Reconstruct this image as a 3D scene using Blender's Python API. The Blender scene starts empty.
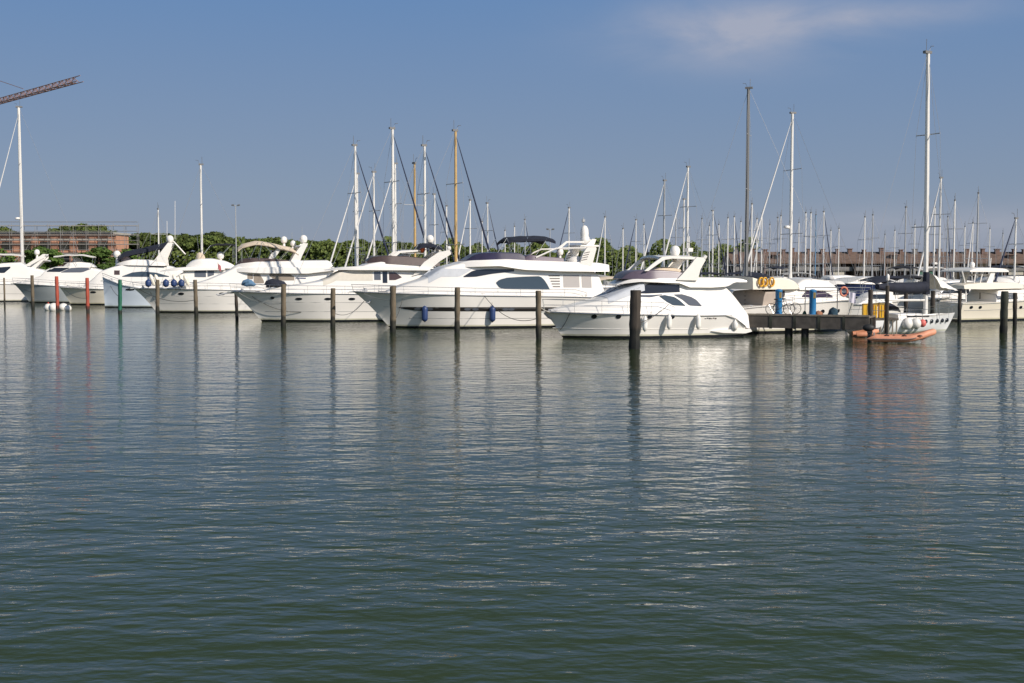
import bpy, math, random
from mathutils import Vector, Matrix
random.seed(7)
C = bpy.context.scene.collection
S = bpy.context.scene
R = math.radians
# ---------------------------------------------------------------- camera, sky, sun, exposure
F = 1200.0; HZ = 269.0; CH = 4.0
PITCH = math.atan((341.5 - HZ) / F)
cd = bpy.data.cameras.new('camera'); cam = bpy.data.objects.new('camera', cd); C.objects.link(cam)
cd.sensor_width = 36.0; cd.lens = 36.0 * F / 1024.0
cd.clip_start = 0.1; cd.clip_end = 12000
cam.location = (0, 0, CH); cam.rotation_euler = (math.pi/2 - PITCH, 0, 0)
S.camera = cam
SUN_EL = 33.0; SUN_AZ = 131.0      # azimuth clockwise from +Y (view direction): behind the camera, to the right
sd = Vector((math.sin(R(SUN_AZ))*math.cos(R(SUN_EL)), math.cos(R(SUN_AZ))*math.cos(R(SUN_EL)), math.sin(R(SUN_EL))))
sl = bpy.data.lights.new('sun', 'SUN'); sl.energy = 3.7; sl.angle = R(0.6); sl.color = (1.0, 0.91, 0.80)
so = bpy.data.objects.new('sun', sl); C.objects.link(so)
so.rotation_euler = sd.to_track_quat('Z', 'Y').to_euler(); so.location = (60, -60, 80)
w = bpy.data.worlds.new('World'); S.world = w; w.use_nodes = True
nt = w.node_tree; nt.nodes.clear()
def N(t, **k):
    n = nt.nodes.new(t)
    for a, b in k.items():
        if a.startswith('i_'): n.inputs[int(a[2:])].default_value = b
        else: setattr(n, a, b)
    return n
def Lk(a, b): nt.links.new(a, b)
def M(op, a, b=None, c=None, clamp=False):
    n = nt.nodes.new('ShaderNodeMath'); n.operation = op; n.use_clamp = clamp
    for i, v in enumerate((a, b, c)):
        if v is None: continue
        if isinstance(v, (int, float)): n.inputs[i].default_value = v
        else: nt.links.new(v, n.inputs[i])
    return n.outputs[0]
sky = N('ShaderNodeTexSky', sky_type='NISHITA', sun_disc=False)
sky.sun_elevation = R(SUN_EL); sky.sun_rotation = R(SUN_AZ)
sky.altitude = 0; sky.air_density = 1.0; sky.dust_density = 0.2; sky.ozone_density = 3.0
tc = N('ShaderNodeTexCoord'); sx = N('ShaderNodeSeparateXYZ'); Lk(tc.outputs['Generated'], sx.inputs[0])
az = M('ARCTAN2', sx.outputs[0], sx.outputs[1]); el = M('ARCSINE', sx.outputs[2])
cmb = N('ShaderNodeCombineXYZ'); Lk(M('MULTIPLY', az, 5.0), cmb.inputs[0]); Lk(M('MULTIPLY', el, 13.0), cmb.inputs[1])
nz = N('ShaderNodeTexNoise'); nz.inputs['Scale'].default_value = 1.6; nz.inputs['Detail'].default_value = 7; nz.inputs['Roughness'].default_value = 0.55
nz.inputs['Distortion'].default_value = 0.4
Lk(cmb.outputs[0], nz.inputs['Vector'])
def blob(a0, e0, ra, re, amp):
    dx = M('DIVIDE', M('SUBTRACT', az, a0), ra); dy = M('DIVIDE', M('SUBTRACT', el, e0), re)
    q = M('ADD', M('MULTIPLY', dx, dx), M('MULTIPLY', dy, dy))
    return M('MULTIPLY', M('EXPONENT', M('MULTIPLY', q, -1.0)), amp)
bl = M('ADD', blob(.185, .190, .095, .026, 1.2), blob(.295, .196, .085, .010, 1.0))
bl = M('ADD', bl, blob(.40, .222, .10, .012, .5)); bl = M('ADD', bl, blob(.33, .032, .14, .016, .75))
bl = M('ADD', bl, blob(.02, .30, .5, .04, .25)); bl = M('ADD', bl, blob(-1.6, .35, .5, .12, .7)); bl = M('ADD', bl, blob(1.7, .3, .5, .1, .7))
msk = M('MULTIPLY', bl, M('MULTIPLY', M('SUBTRACT', nz.outputs['Fac'], .22), 2.3, clamp=True), clamp=True)
hz = N('ShaderNodeMix', data_type='RGBA')   # blue summer haze that thins with height
hr = N('ShaderNodeValToRGB'); hr.color_ramp.elements[0].position = 0.0; hr.color_ramp.elements[0].color = (3.05, 3.80, 5.00, 1)
hr.color_ramp.elements[1].position = 1.0; hr.color_ramp.elements[1].color = (.6, 1.3, 1.7, 1)
e2 = hr.color_ramp.elements.new(.22); e2.color = (1.62, 3.25, 6.05, 1)
e5 = hr.color_ramp.elements.new(.30); e5.color = (1.12, 2.45, 3.6, 1)
e4 = hr.color_ramp.elements.new(.42); e4.color = (.70, 1.55, 1.95, 1)
e3 = hr.color_ramp.elements.new(.06); e3.color = (2.75, 3.85, 5.35, 1)
Lk(M('MAXIMUM', el, 0.0), hr.inputs[0]); Lk(hr.outputs[0], hz.inputs[7])
hb = M('SUBTRACT', 1.0, M('MULTIPLY', M('MAXIMUM', M('SUBTRACT', el, .8), 0.0), 1.5), clamp=True)
hb = M('MULTIPLY', hb, M('MULTIPLY', M('ADD', M('MULTIPLY', sx.outputs[1], 1.6), .75, clamp=True), .95))
br = N('ShaderNodeVectorMath', operation='SCALE'); br.inputs['Scale'].default_value = 1.5; Lk(sky.outputs[0], br.inputs[0])
Lk(hb, hz.inputs[0]); Lk(br.outputs[0], hz.inputs[6])
cl = N('ShaderNodeMix', data_type='RGBA'); cl.inputs[7].default_value = (6.0, 6.35, 7.1, 1)
Lk(M('MULTIPLY', msk, .62), cl.inputs[0]); Lk(hz.outputs[2], cl.inputs[6])
tint = N('ShaderNodeMix', data_type='RGBA', blend_type='MULTIPLY'); tint.inputs[0].default_value = 1; tint.inputs[7].default_value = (1, .93, .93, 1)
Lk(cl.outputs[2], tint.inputs[6])
bg = N('ShaderNodeBackground'); bg.inputs[1].default_value = 0.061; Lk(tint.outputs[2], bg.inputs[0])
wo = N('ShaderNodeOutputWorld'); Lk(bg.outputs[0], wo.inputs[0])
S.view_settings.view_transform = 'Standard'; S.view_settings.look = 'None'
S.view_settings.exposure = 0.42; S.view_settings.gamma = 1.0; S.view_settings.use_curve_mapping = False
S.render.resolution_x = 1024; S.render.resolution_y = 683

# ---------------------------------------------------------------- materials
MATS = {}
def mat(name, col, rough=.5, metal=0., noise=0., nscale=3., bump=0., trans=0., spec=None, coat=0.):
    if name in MATS: return MATS[name]
    m = bpy.data.materials.new(name); m.use_nodes = True; t = m.node_tree
    b = t.nodes['Principled BSDF']
    b.inputs['Base Color'].default_value = (*col, 1); b.inputs['Roughness'].default_value = rough; b.inputs['Metallic'].default_value = metal
    if trans: b.inputs['Transmission Weight'].default_value = trans
    if coat: b.inputs['Coat Weight'].default_value = coat
    if spec is not None: b.inputs['Specular IOR Level'].default_value = spec
    if noise or bump:
        o = t.nodes.new('ShaderNodeTexCoord'); n = t.nodes.new('ShaderNodeTexNoise'); n.inputs['Scale'].default_value = nscale; n.inputs['Detail'].default_value = 6
        t.links.new(o.outputs['Object'], n.inputs['Vector'])
        if noise:
            r = t.nodes.new('ShaderNodeValToRGB'); r.color_ramp.elements[0].position = .3; r.color_ramp.elements[1].position = .7
            r.color_ramp.elements[0].color = (*[c*(1-noise) for c in col], 1); r.color_ramp.elements[1].color = (*[min(1, c*(1+noise)) for c in col], 1)
            t.links.new(n.outputs['Fac'], r.inputs[0]); t.links.new(r.outputs[0], b.inputs['Base Color'])
        if bump:
            bp = t.nodes.new('ShaderNodeBump'); bp.inputs['Strength'].default_value = bump; bp.inputs['Distance'].default_value = .05
            t.links.new(n.outputs['Fac'], bp.inputs['Height']); t.links.new(bp.outputs[0], b.inputs['Normal'])
    MATS[name] = m
    return m
def zmat(name, bands, rough=.3, soft=.02, noise=.05, nscale=2., coat=0., bump=0.):
    """paint in bands by height above the water: [(z_top, colour), ...], last colour reaches up"""
    if name in MATS: return MATS[name]
    m = bpy.data.materials.new(name); m.use_nodes = True; t = m.node_tree; b = t.nodes['Principled BSDF']
    b.inputs['Roughness'].default_value = rough
    if coat: b.inputs['Coat Weight'].default_value = coat
    o = t.nodes.new('ShaderNodeTexCoord'); s = t.nodes.new('ShaderNodeSeparateXYZ'); t.links.new(o.outputs['Object'], s.inputs[0])
    n = t.nodes.new('ShaderNodeTexNoise'); n.inputs['Scale'].default_value = nscale; n.inputs['Detail'].default_value = 7
    mp = t.nodes.new('ShaderNodeMapping'); mp.inputs['Scale'].default_value = (1, 1, .35)
    t.links.new(o.outputs['Object'], mp.inputs[0]); t.links.new(mp.outputs[0], n.inputs['Vector'])
    ad = t.nodes.new('ShaderNodeMath'); ad.operation = 'MULTIPLY_ADD'; ad.inputs[1].default_value = soft*4
    t.links.new(n.outputs['Fac'], ad.inputs[0]); t.links.new(s.outputs[2], ad.inputs[2])
    cur = None
    for i, (z, c) in enumerate(bands):
        if cur is None: cur = c; zt = z; continue
        mr = t.nodes.new('ShaderNodeMapRange'); mr.inputs[1].default_value = zt - soft + soft*2; mr.inputs[2].default_value = zt + soft + soft*2
        t.links.new(ad.outputs[0], mr.inputs[0])
        mx = t.nodes.new('ShaderNodeMix'); mx.data_type = 'RGBA'; t.links.new(mr.outputs[0], mx.inputs[0])
        if isinstance(cur, tuple): mx.inputs[6].default_value = (*cur, 1)
        else: t.links.new(cur, mx.inputs[6])
        mx.inputs[7].default_value = (*c, 1); cur = mx.outputs[2]; zt = z
    r = t.nodes.new('ShaderNodeMapRange'); r.inputs[1].default_value = .25; r.inputs[2].default_value = .75; r.inputs[3].default_value = 1 - noise*1.6; r.inputs[4].default_value = 1 + noise*.4
    t.links.new(n.outputs['Fac'], r.inputs[0])
    hs = t.nodes.new('ShaderNodeHueSaturation'); t.links.new(r.outputs[0], hs.inputs['Value']); t.links.new(cur, hs.inputs['Color'])
    t.links.new(hs.outputs[0], b.inputs['Base Color'])
    if bump:
        bp = t.nodes.new('ShaderNodeBump'); bp.inputs['Strength'].default_value = bump; bp.inputs['Distance'].default_value = .04
        t.links.new(n.outputs['Fac'], bp.inputs['Height']); t.links.new(bp.outputs[0], b.inputs['Normal'])
    MATS[name] = m; return m
BLK = (.012, .013, .016)
def hullmat(name, top, boot=BLK, bz=.15):
    return zmat(name, [(bz, boot), (bz+.10, tuple(.72*c for c in top[:2]) + (.60*top[2],)), (99, top)], rough=.22, soft=.012, noise=.03, nscale=.8, coat=.3)
GEL = mat('white_gelcoat', (.79, .76, .71), .28, noise=.02, nscale=1.3, coat=.2)
GELC = mat('cream_gelcoat', (.74, .69, .58), .3, noise=.03, nscale=1.3)
H_WHITE = hullmat('white_hull_paint', (.79, .76, .71)); H_CREAM = hullmat('cream_hull_paint', (.74, .68, .56))
H_SHADE = hullmat('shade_tinted_hull', (.60, .67, .74)); H_GREY = hullmat('grey_hull_paint', (.33, .36, .37)); H_NAVY = hullmat('navy_hull_paint', (.02, .03, .09), (.5, .5, .5), .15)  # the pale blue hull is a white one with shade put into its colour
GLASS = mat('dark_window_glass', (.015, .018, .024), .06, spec=.6)
GLASSB = mat('brown_window_glass', (.07, .045, .04), .08)
GLASSG = mat('grey_window_glass', (.10, .11, .13), .08)
COVER = mat('grey_windscreen_cover', (.52, .54, .57), .75, noise=.05, nscale=4)
COVERB = mat('beige_windscreen_cover', (.62, .58, .50), .8, noise=.05, nscale=4)
NAVY = mat('navy_canvas', (.011, .014, .028), .85, noise=.25, nscale=2.5, bump=.5)
BLACKC = mat('black_canvas', (.014, .014, .02), .85, noise=.2, bump=.4)
PURP = mat('mauve_tinted_screen', (.13, .10, .13), .3, noise=.12, nscale=2)
TAN = mat('tan_canvas', (.60, .50, .38), .85, noise=.08, nscale=2, bump=.3)
GREYC = mat('grey_canvas', (.30, .30, .29), .85, noise=.1, nscale=2, bump=.3)
WCANV = mat('white_canvas', (.74, .71, .66), .8, noise=.05, nscale=2, bump=.3)
STEEL = mat('stainless_steel', (.62, .62, .62), .25, metal=.9)
ALU = mat('painted_white_spar', (.72, .70, .66), .4, noise=.05)
ALUG = mat('grey_anodised_spar', (.36, .37, .38), .45, noise=.08)
ALUD = mat('dark_spar', (.16, .16, .16), .45)
WOODM = mat('varnished_wood_spar', (.50, .33, .13), .45, noise=.12)
WIRE = mat('rigging_wire', (.30, .31, .33), .5)
ROPE = mat('dark_rope', (.06, .055, .05), .9); ROPEW = mat('pale_rope', (.5, .47, .4), .9)
BLUEF = mat('blue_vinyl', (.02, .045, .14), .45, noise=.1); WHITEF = mat('white_vinyl', (.74, .72, .67), .5, noise=.06)
RUBBER = mat('black_rubber', (.02, .02, .02), .6); REDF = mat('red_vinyl', (.55, .05, .03), .5)
TEAK = mat('teak_deck', (.33, .24, .15), .7, noise=.15, nscale=5); DECKG = mat('pale_deck', (.62, .60, .55), .7, noise=.05)
WOOD = zmat('weathered_pile', [(.35, (.012, .014, .010)), (.75, (.035, .034, .024)), (99, (.17, .135, .09))], rough=.85, soft=.10, noise=.35, nscale=3.5, bump=.7)
WOODR = zmat('red_painted_pile', [(.3, (.02, .016, .012)), (.55, (.10, .02, .012)), (99, (.42, .075, .04))], rough=.6, soft=.06, noise=.2, nscale=3, bump=.4)
WOODG = zmat('green_painted_pile', [(.3, (.012, .02, .014)), (99, (.012, .13, .075))], rough=.6, soft=.06, noise=.2, nscale=3, bump=.4)
WOODD = zmat('dark_pile', [(.5, (.010, .011, .010)), (1.0, (.02, .02, .016)), (99, (.06, .048, .038))], rough=.85, soft=.1, noise=.35, nscale=3.5, bump=.7)
WOODO = zmat('green_stained_pile', [(.5, (.010, .012, .010)), (.9, (.03, .032, .022)), (99, (.055, .062, .045))], rough=.85, soft=.1, noise=.4, nscale=2.5, bump=.7)

# ---------------------------------------------------------------- helpers
class MB:
    def __init__(s): s.v = []; s.f = []
    def add(s, vs, fs):
        o = len(s.v); s.v += [tuple(p) for p in vs]; s.f += [tuple(i+o for i in f) for f in fs]; return s
    def box(s, c, d, rot=None):
        x, y, z = d[0]/2, d[1]/2, d[2]/2
        vs = [Vector((i*x, j*y, k*z)) for i in (-1, 1) for j in (-1, 1) for k in (-1, 1)]
        if rot is not None: vs = [rot @ p for p in vs]
        return s.add([p + Vector(c) for p in vs], [(0,1,3,2), (4,6,7,5), (0,4,5,1), (2,3,7,6), (0,2,6,4), (1,5,7,3)])
    def tube(s, pts, r, n=6, r2=None, closed=False):
        pts = [Vector(p) for p in pts]; m = len(pts); vs = []; fs = []
        for i, p in enumerate(pts):
            if closed: t = pts[(i+1) % m] - pts[i-1]
            else: t = pts[min(i+1, m-1)] - pts[max(i-1, 0)]
            t.normalize(); up = Vector((0, 0, 1)) if abs(t.z) < .9 else Vector((1, 0, 0))
            a = t.cross(up).normalized(); b = t.cross(a)
            rr = r if r2 is None else r + (r2-r)*i/(m-1)
            if isinstance(r, (list, tuple)): rr = r[i]
            for k in range(n):
                q = 2*math.pi*k/n; vs.append(p + a*math.cos(q)*rr + b*math.sin(q)*rr)
        for i in range(m if closed else m-1):
            for k in range(n):
                j = (i+1) % m
                fs.append((i*n+k, i*n+(k+1) % n, j*n+(k+1) % n, j*n+k))
        if not closed: fs += [tuple(range(n))[::-1], tuple((m-1)*n+k for k in range(n))]
        return s.add(vs, fs)
    def ball(s, c, r, sz=1.0, n=12, m=8, sx=1, sy=1):
        vs = []; fs = []
        for i in range(m+1):
            th = math.pi*i/m
            for k in range(n):
                q = 2*math.pi*k/n; vs.append((c[0]+sx*r*math.sin(th)*math.cos(q), c[1]+sy*r*math.sin(th)*math.sin(q), c[2]+sz*r*math.cos(th)))
        for i in range(m):
            for k in range(n): fs.append((i*n+k, (i+1)*n+k, (i+1)*n+(k+1) % n, i*n+(k+1) % n))
        return s.add(vs, fs)
    def lathe(s, c, prof, n=16):
        vs = []; fs = []; m = len(prof)
        for r, z in prof:
            for k in range(n):
                q = 2*math.pi*k/n; vs.append((c[0]+r*math.cos(q), c[1]+r*math.sin(q), c[2]+z))
        for i in range(m-1):
            for k in range(n): fs.append((i*n+k, i*n+(k+1) % n, (i+1)*n+(k+1) % n, (i+1)*n+k))
        fs += [tuple(range(n))[::-1], tuple((m-1)*n+k for k in range(n))]
        return s.add(vs, fs)
    def plate(s, poly, y, th):
        """closed side-view outline [(x,z)] given the thickness th centred on y"""
        n = len(poly); vs = [(x, y-th/2, z) for x, z in poly] + [(x, y+th/2, z) for x, z in poly]
        fs = [tuple(range(n)), tuple(range(2*n-1, n-1, -1))] + [(i, i+n, (i+1) % n+n, (i+1) % n) for i in range(n)]
        return s.add(vs, fs)
    def grid(s, rows):
        n = len(rows[0]); vs = [p for r in rows for p in r]
        return s.add(vs, [(i*n+k, i*n+k+1, (i+1)*n+k+1, (i+1)*n+k) for i in range(len(rows)-1) for k in range(n-1)])
    def build(s, name, m, parent=None, ang=38, flat=False):
        me = bpy.data.meshes.new(name); me.from_pydata(s.v, [], s.f); me.materials.append(m); me.validate()
        import bmesh
        b = bmesh.new(); b.from_mesh(me); bmesh.ops.recalc_face_normals(b, faces=b.faces); b.to_mesh(me); b.free()
        if not flat:
            me.polygons.foreach_set('use_smooth', [True]*len(me.polygons))
            me.set_sharp_from_angle(angle=R(ang))
        o = bpy.data.objects.new(name, me); C.objects.link(o)
        if parent is not None: o.parent = parent
        return o
def tag(o, label=None, cat=None, group=None, kind=None):
    if label: o['label'] = label
    if cat: o['category'] = cat
    if group: o['group'] = group
    if kind: o['kind'] = kind
    return o
def empty(name, loc, rz, label, cat, group=None):
    o = bpy.data.objects.new(name, None); C.objects.link(o); o.location = loc; o.rotation_euler = (0, 0, rz); o.empty_display_size = .3
    return tag(o, label, cat, group)
cp, sp = math.cos(PITCH), math.sin(PITCH)
def ray(px, py):
    u = (px-512)/F; v = (341.5-py)/F
    return Vector((u, cp + v*sp, -sp + v*cp))
def ground(px, py, z=0.):
    d = ray(px, py); return Vector((0, 0, CH)) + d*((z-CH)/d.z)
def at(px, py, D):
    d = ray(px, py); return Vector((0, 0, CH)) + d*(D/d.y)
def wl(D): return HZ + F*CH/D
def interp(pts, x):
    if x <= pts[0][0]: return pts[0][1]
    for (a, b), (c, d) in zip(pts, pts[1:]):
        if x <= c: return b + (d-b)*(x-a)/max(1e-6, c-a)
    return pts[-1][1]

# ---------------------------------------------------------------- setting: water, land, quay
def water_mat():
    m = bpy.data.materials.new('harbour_water'); m.use_nodes = True; t = m.node_tree; b = t.nodes['Principled BSDF']
    b.inputs['Base Color'].default_value = (.030, .044, .018, 1); b.inputs['Roughness'].default_value = .03; b.inputs['IOR'].default_value = 1.30
    g = t.nodes.new('ShaderNodeNewGeometry')
    def noise(scale, sx_, sy_, rot, det, rough=.5, dist=0.):
        mp = t.nodes.new('ShaderNodeMapping'); mp.inputs['Scale'].default_value = (sx_, sy_, 1); mp.inputs['Rotation'].default_value = (0, 0, R(rot))
        t.links.new(g.outputs['Position'], mp.inputs[0])
        n = t.nodes.new('ShaderNodeTexNoise'); n.inputs['Scale'].default_value = scale; n.inputs['Detail'].default_value = det; n.inputs['Roughness'].default_value = rough
        n.inputs['Distortion'].default_value = dist; t.links.new(mp.outputs[0], n.inputs['Vector']); return n.outputs['Fac']
    def mth(op, a, b_):
        n = t.nodes.new('ShaderNodeMath'); n.operation = op
        for i, v in enumerate((a, b_)):
            if isinstance(v, (int, float)): n.inputs[i].default_value = v
            else: t.links.new(v, n.inputs[i])
        return n.outputs[0]
    swell = noise(.7, .35, 1, 8, 1)
    mid = noise(2.5, .50, 1, -10, 1.5, .5, .2)
    fine = noise(5.6, .55, 1, 13, 2, .5, .3)
    tiny = noise(11., .65, 1, -16, 2, .5, .2)
    patch = noise(.045, .5, 1, 10, 3)
    h = mth('ADD', mth('MULTIPLY', swell, .085), mth('MULTIPLY', mid, .062))
    pf = t.nodes.new('ShaderNodeMapRange'); pf.inputs[1].default_value = .35; pf.inputs[2].default_value = .65; pf.inputs[3].default_value = .018; pf.inputs[4].default_value = .040
    t.links.new(patch, pf.inputs[0])
    h = mth('ADD', h, mth('MULTIPLY', fine, pf.outputs[0])); h = mth('ADD', h, mth('MULTIPLY', tiny, .0065))
    bp = t.nodes.new('ShaderNodeBump'); bp.inputs['Strength'].default_value = 1.0; bp.inputs['Distance'].default_value = WAVE
    t.links.new(h, bp.inputs['Height']); t.links.new(bp.outputs[0], b.inputs['Normal'])
    return m
WAVE = .55
ws = MB(); X = 6000
ws.grid([[(-X, -40, 0), (X, -40, 0)], [(-X, 7000, 0), (X, 7000, 0)]])
tag(ws.build('water', water_mat(), flat=True), 'green blue harbour water with fine wind ripples', 'water', kind='structure')
LAND = mat('land', (.10, .12, .05), .95, noise=.3, nscale=.05); STONE = mat('quay_concrete', (.30, .28, .25), .9, noise=.2, nscale=.5, bump=.3)
QD = 222.
l = MB(); l.grid([[(-X, QD+1.2, 1.25), (X, QD+1.2, 1.25)], [(-X, 9000, 1.25), (X, 9000, 1.25)]])
tag(l.build('ground', LAND, flat=True), 'grassy land behind the marina quay', 'ground', kind='structure')
q = MB(); q.box((0, QD+.6, .2), (1600, 1.2, 2.1))
tag(q.build('quay', STONE, flat=True), 'low concrete quay along the far side of the marina', 'quay', kind='structure')

# ---------------------------------------------------------------- trees
def leafmat(name, c1, c2):
    m = bpy.data.materials.new(name); m.use_nodes = True; t = m.node_tree; b = t.nodes['Principled BSDF']; b.inputs['Roughness'].default_value = .7
    b.inputs['Specular IOR Level'].default_value = .2
    o = t.nodes.new('ShaderNodeTexCoord'); n = t.nodes.new('ShaderNodeTexNoise'); n.inputs['Scale'].default_value = .7; n.inputs['Detail'].default_value = 5
    oi = t.nodes.new('ShaderNodeObjectInfo'); t.links.new(o.outputs['Object'], n.inputs['Vector'])
    r = t.nodes.new('ShaderNodeValToRGB'); r.color_ramp.elements[0].position = .32; r.color_ramp.elements[1].position = .68
    r.color_ramp.elements[0].color = (*c1, 1); r.color_ramp.elements[1].color = (*c2, 1)
    t.links.new(n.outputs['Fac'], r.inputs[0])
    h = t.nodes.new('ShaderNodeHueSaturation'); mr = t.nodes.new('ShaderNodeMapRange'); mr.inputs[3].default_value = .7; mr.inputs[4].default_value = 1.3
    t.links.new(oi.outputs['Random'], mr.inputs[0]); t.links.new(mr.outputs[0], h.inputs['Value']); t.links.new(r.outputs[0], h.inputs['Color'])
    t.links.new(h.outputs[0], b.inputs['Base Color']); return m
PINE = leafmat('pine_foliage', (.038, .060, .015), (.115, .145, .035)); BROAD = leafmat('broadleaf_foliage', (.045, .085, .018), (.10, .16, .035))
BARK = mat('bark', (.10, .07, .05), .9, noise=.3, nscale=2)
def crown_mesh(seed, umbrella=True):
    rnd = random.Random(seed); mb = MB()
    clumps = []
    for i in range(26):
        a = rnd.random()*6.283; rr = math.sqrt(rnd.random())
        if umbrella: c = Vector((math.cos(a)*rr*4.2, math.sin(a)*rr*4.2, 9.6 + (1-rr**2)*2.2 + rnd.uniform(-.9, .7))); s = rnd.uniform(1.0, 1.7)
        else:
            z = rnd.uniform(2.5, 10.5); k = math.sin(min(1, max(.12, (z-1)/10.2))*math.pi)**.5; c = Vector((math.cos(a)*rr*3.2*k, math.sin(a)*rr*3.2*k, z)); s = rnd.uniform(1.0, 1.6)
        clumps.append((c, s))
    for c, s in clumps:
        for j in range(150):
            d = Vector((rnd.gauss(0, 1), rnd.gauss(0, 1), rnd.gauss(0, 1))).normalized()*s*rnd.uniform(.55, 1.08); d.z *= .7
            p = c + d; n = (d.normalized() + Vector((rnd.gauss(0, .5), rnd.gauss(0, .5), rnd.gauss(0, .5)+.3))).normalized()
            a1 = n.orthogonal().normalized(); b1 = n.cross(a1); q = rnd.random()*6.28; u = a1*math.cos(q)+b1*math.sin(q); v = n.cross(u); z = rnd.uniform(.16, .36)
            mb.add([p-u*z-v*z*.6, p+u*z-v*z*.6, p+u*z*.6+v*z, p-u*z*.6+v*z], [(0, 1, 2, 3)])
    return mb, clumps
TREE_PROTO = {}
def tree(kind, loc, h, rz, label, cat, group):
    var = random.randrange(4); key = (kind, var)
    if key not in TREE_PROTO:
        mb, cl = crown_mesh(hash(key[0] == 'pine_tree') + var*13 + 5, kind == 'pine_tree')
        cr = mb.build('crown', PINE if kind == 'pine_tree' else BROAD, flat=True)
        tr = MB(); rnd = random.Random(var)
        tr.tube([(0, 0, 0), (.1, .05, 3), (.05, .2, 6), (.1, .1, 9.5)], [.32, .26, .2, .10], 8)
        for c, s in cl[:8]: tr.tube([(.08, .15, min(6.5, c.z-2)), ((c.x)*.5, c.y*.5, c.z-1.2), tuple(c)], [.12, .08, .04], 5)
        tk = tr.build('trunk', BARK); TREE_PROTO[key] = (cr, tk)
    else:
        a, b = TREE_PROTO[key]; cr = a.copy(); tk = b.copy(); C.objects.link(cr); C.objects.link(tk)
    r = empty(kind, loc, rz, label, cat, group); r.scale = (h/12.3*random.uniform(.85, 1.15)*(1.45 if kind == 'broadleaf_tree' else 1),)*2 + (h/12.3,)
    cr.parent = r; tk.parent = r
for row, D in enumerate((305, 318, 334)):
    x = 112.0 + row*9
    while x < 770:
        base = interp([(112, 251), (130, 237), (150, 232), (215, 234), (240, 239), (300, 238), (345, 241), (380, 239), (430, 243), (520, 249), (560, 252), (600, 255), (650, 252), (700, 251), (770, 254)], x)
        top = base + 3.0 + (0, 0, -1)[row] + random.uniform(-2.2, 2.5)
        p = at(x, top, D + random.uniform(-4, 4)); h = p.z - 1.25
        tree('pine_tree', (p.x, p.y, 1.25), h, random.random()*6.28, 'dark green umbrella pine in the wood behind the marina', 'tree', 'umbrella pines in the wood behind the marina')
        x += random.uniform(13, 19)
for px, top, D, lab in ((38, 243, 246, 'bright green bushy tree before the brick building, right of the tall left mast'), (49, 246, 243, 'lower bright green tree beside its taller neighbour at the brick building'), (86, 248, 246, 'small bright green tree before the scaffolding, left of its taller neighbour'), (98, 244, 243, 'bright green tree in front of the scaffolded end of the brick building'), (3, 258, 246, 'low green tree at the left edge before the brick building'), (128, 246, 262, 'green tree just right of the scaffolding'), (-6, 246, 246, 'green tree cut by the left edge of the view')):
    p = at(px, top, D); tree('broadleaf_tree', (p.x, p.y, 1.25), p.z-1.25, random.random()*6, lab, 'tree', None)
for px, top, D in ((4, 229, 310), (20, 233, 305), (60, 229, 312), (72, 225, 316), (84, 226, 308), (97, 228, 311), (108, 231, 308), (122, 236, 309)):
    p = at(px, top, D); tree('pine_tree', (p.x, p.y, 1.25), p.z-1.25, random.random()*6, 'dark green tree showing above the brick building roof', 'tree', 'trees behind the brick building')

u = MB(); rnd = random.Random(4)
for i in range(26000):
    t = rnd.random(); x0_ = at(105, 269, 296).x; x1_ = at(760, 269, 296).x; x = x0_+(x1_-x0_)*t; y = 296+rnd.random()**.7*12
    hm = 8.3+1.2*math.sin(x*.35)+1.3*math.sin(x*.83+2); z = 1.25+hm*rnd.random()**.75
    n_ = Vector((rnd.gauss(0, .5), -1+rnd.gauss(0, .4), rnd.gauss(.5, .5))).normalized(); a1 = n_.orthogonal().normalized(); b1 = n_.cross(a1); s_ = rnd.uniform(.25, .6); p = Vector((x, y, z))
    u.add([p-a1*s_, p-b1*s_*.7, p+a1*s_, p+b1*s_*.7], [(0, 1, 2, 3)])
tag(u.build('undergrowth', PINE, flat=True), 'dense green undergrowth below the umbrella pines', 'undergrowth', kind='stuff')
# ---------------------------------------------------------------- brick building with scaffolding, crane
BRICK = mat('orange_brick', (.46, .24, .16), .85, noise=.12, nscale=.6); BCONC = mat('building_concrete', (.36, .34, .31), .9, noise=.1)
D = 268.
bl_ = at(-60, 269, D); br = at(112, 269, D)
bx0, bx1 = bl_.x, br.x
b = empty('brick_building', ((bx0+bx1)/2, D, 1.25), 0, 'orange brick apartment block behind scaffolding at the left', 'building')
hw = (bx1-bx0)/2; f = MB(); zt = 4+37/(F/D)-1.25
lev = [0, 3.2, 6.3, 9.4, zt-.5]
cols = 9; cw = 2*hw/cols
f.box((0, 6.15, (zt-.5)/2), (2*hw-.02, 11.7, zt-.5))       # body behind the facade
for i in range(cols+1): f.box((-hw+i*cw, .15, (zt-.5)/2), (cw*.42, .3, zt-.5))
f.build('wall', BRICK, b, flat=True)
for k in range(3):
    z0 = lev[k]; s_ = MB(); s_.box((0, .12, z0+3.05), (2*hw, .34, .32)); s_.build('floor_band', BCONC, b, flat=True)
for k in range(4):
    for i in range(cols):
        if k == 3 and i % 3 == 1: continue
        g_ = MB(); z0 = lev[k]+.7; z1 = min(lev[k]+2.5, zt-.9)
        g_.box((-hw+(i+.5)*cw, .2, (z0+z1)/2), (cw*.5, .08, z1-z0)); wd = g_.build('window', GLASS, b, flat=True)
r_ = MB(); r_.box((0, 6, zt-.25), (2*hw+.8, 12.8, .4)); r_.build('roof', BCONC, b, flat=True)
sc = empty('scaffolding', ((bx0+at(136, 269, D-4).x)/2, D-2.2, 1.25), 0, 'metal pipe scaffolding in front of the orange brick building and past its right end', 'scaffolding')
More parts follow.
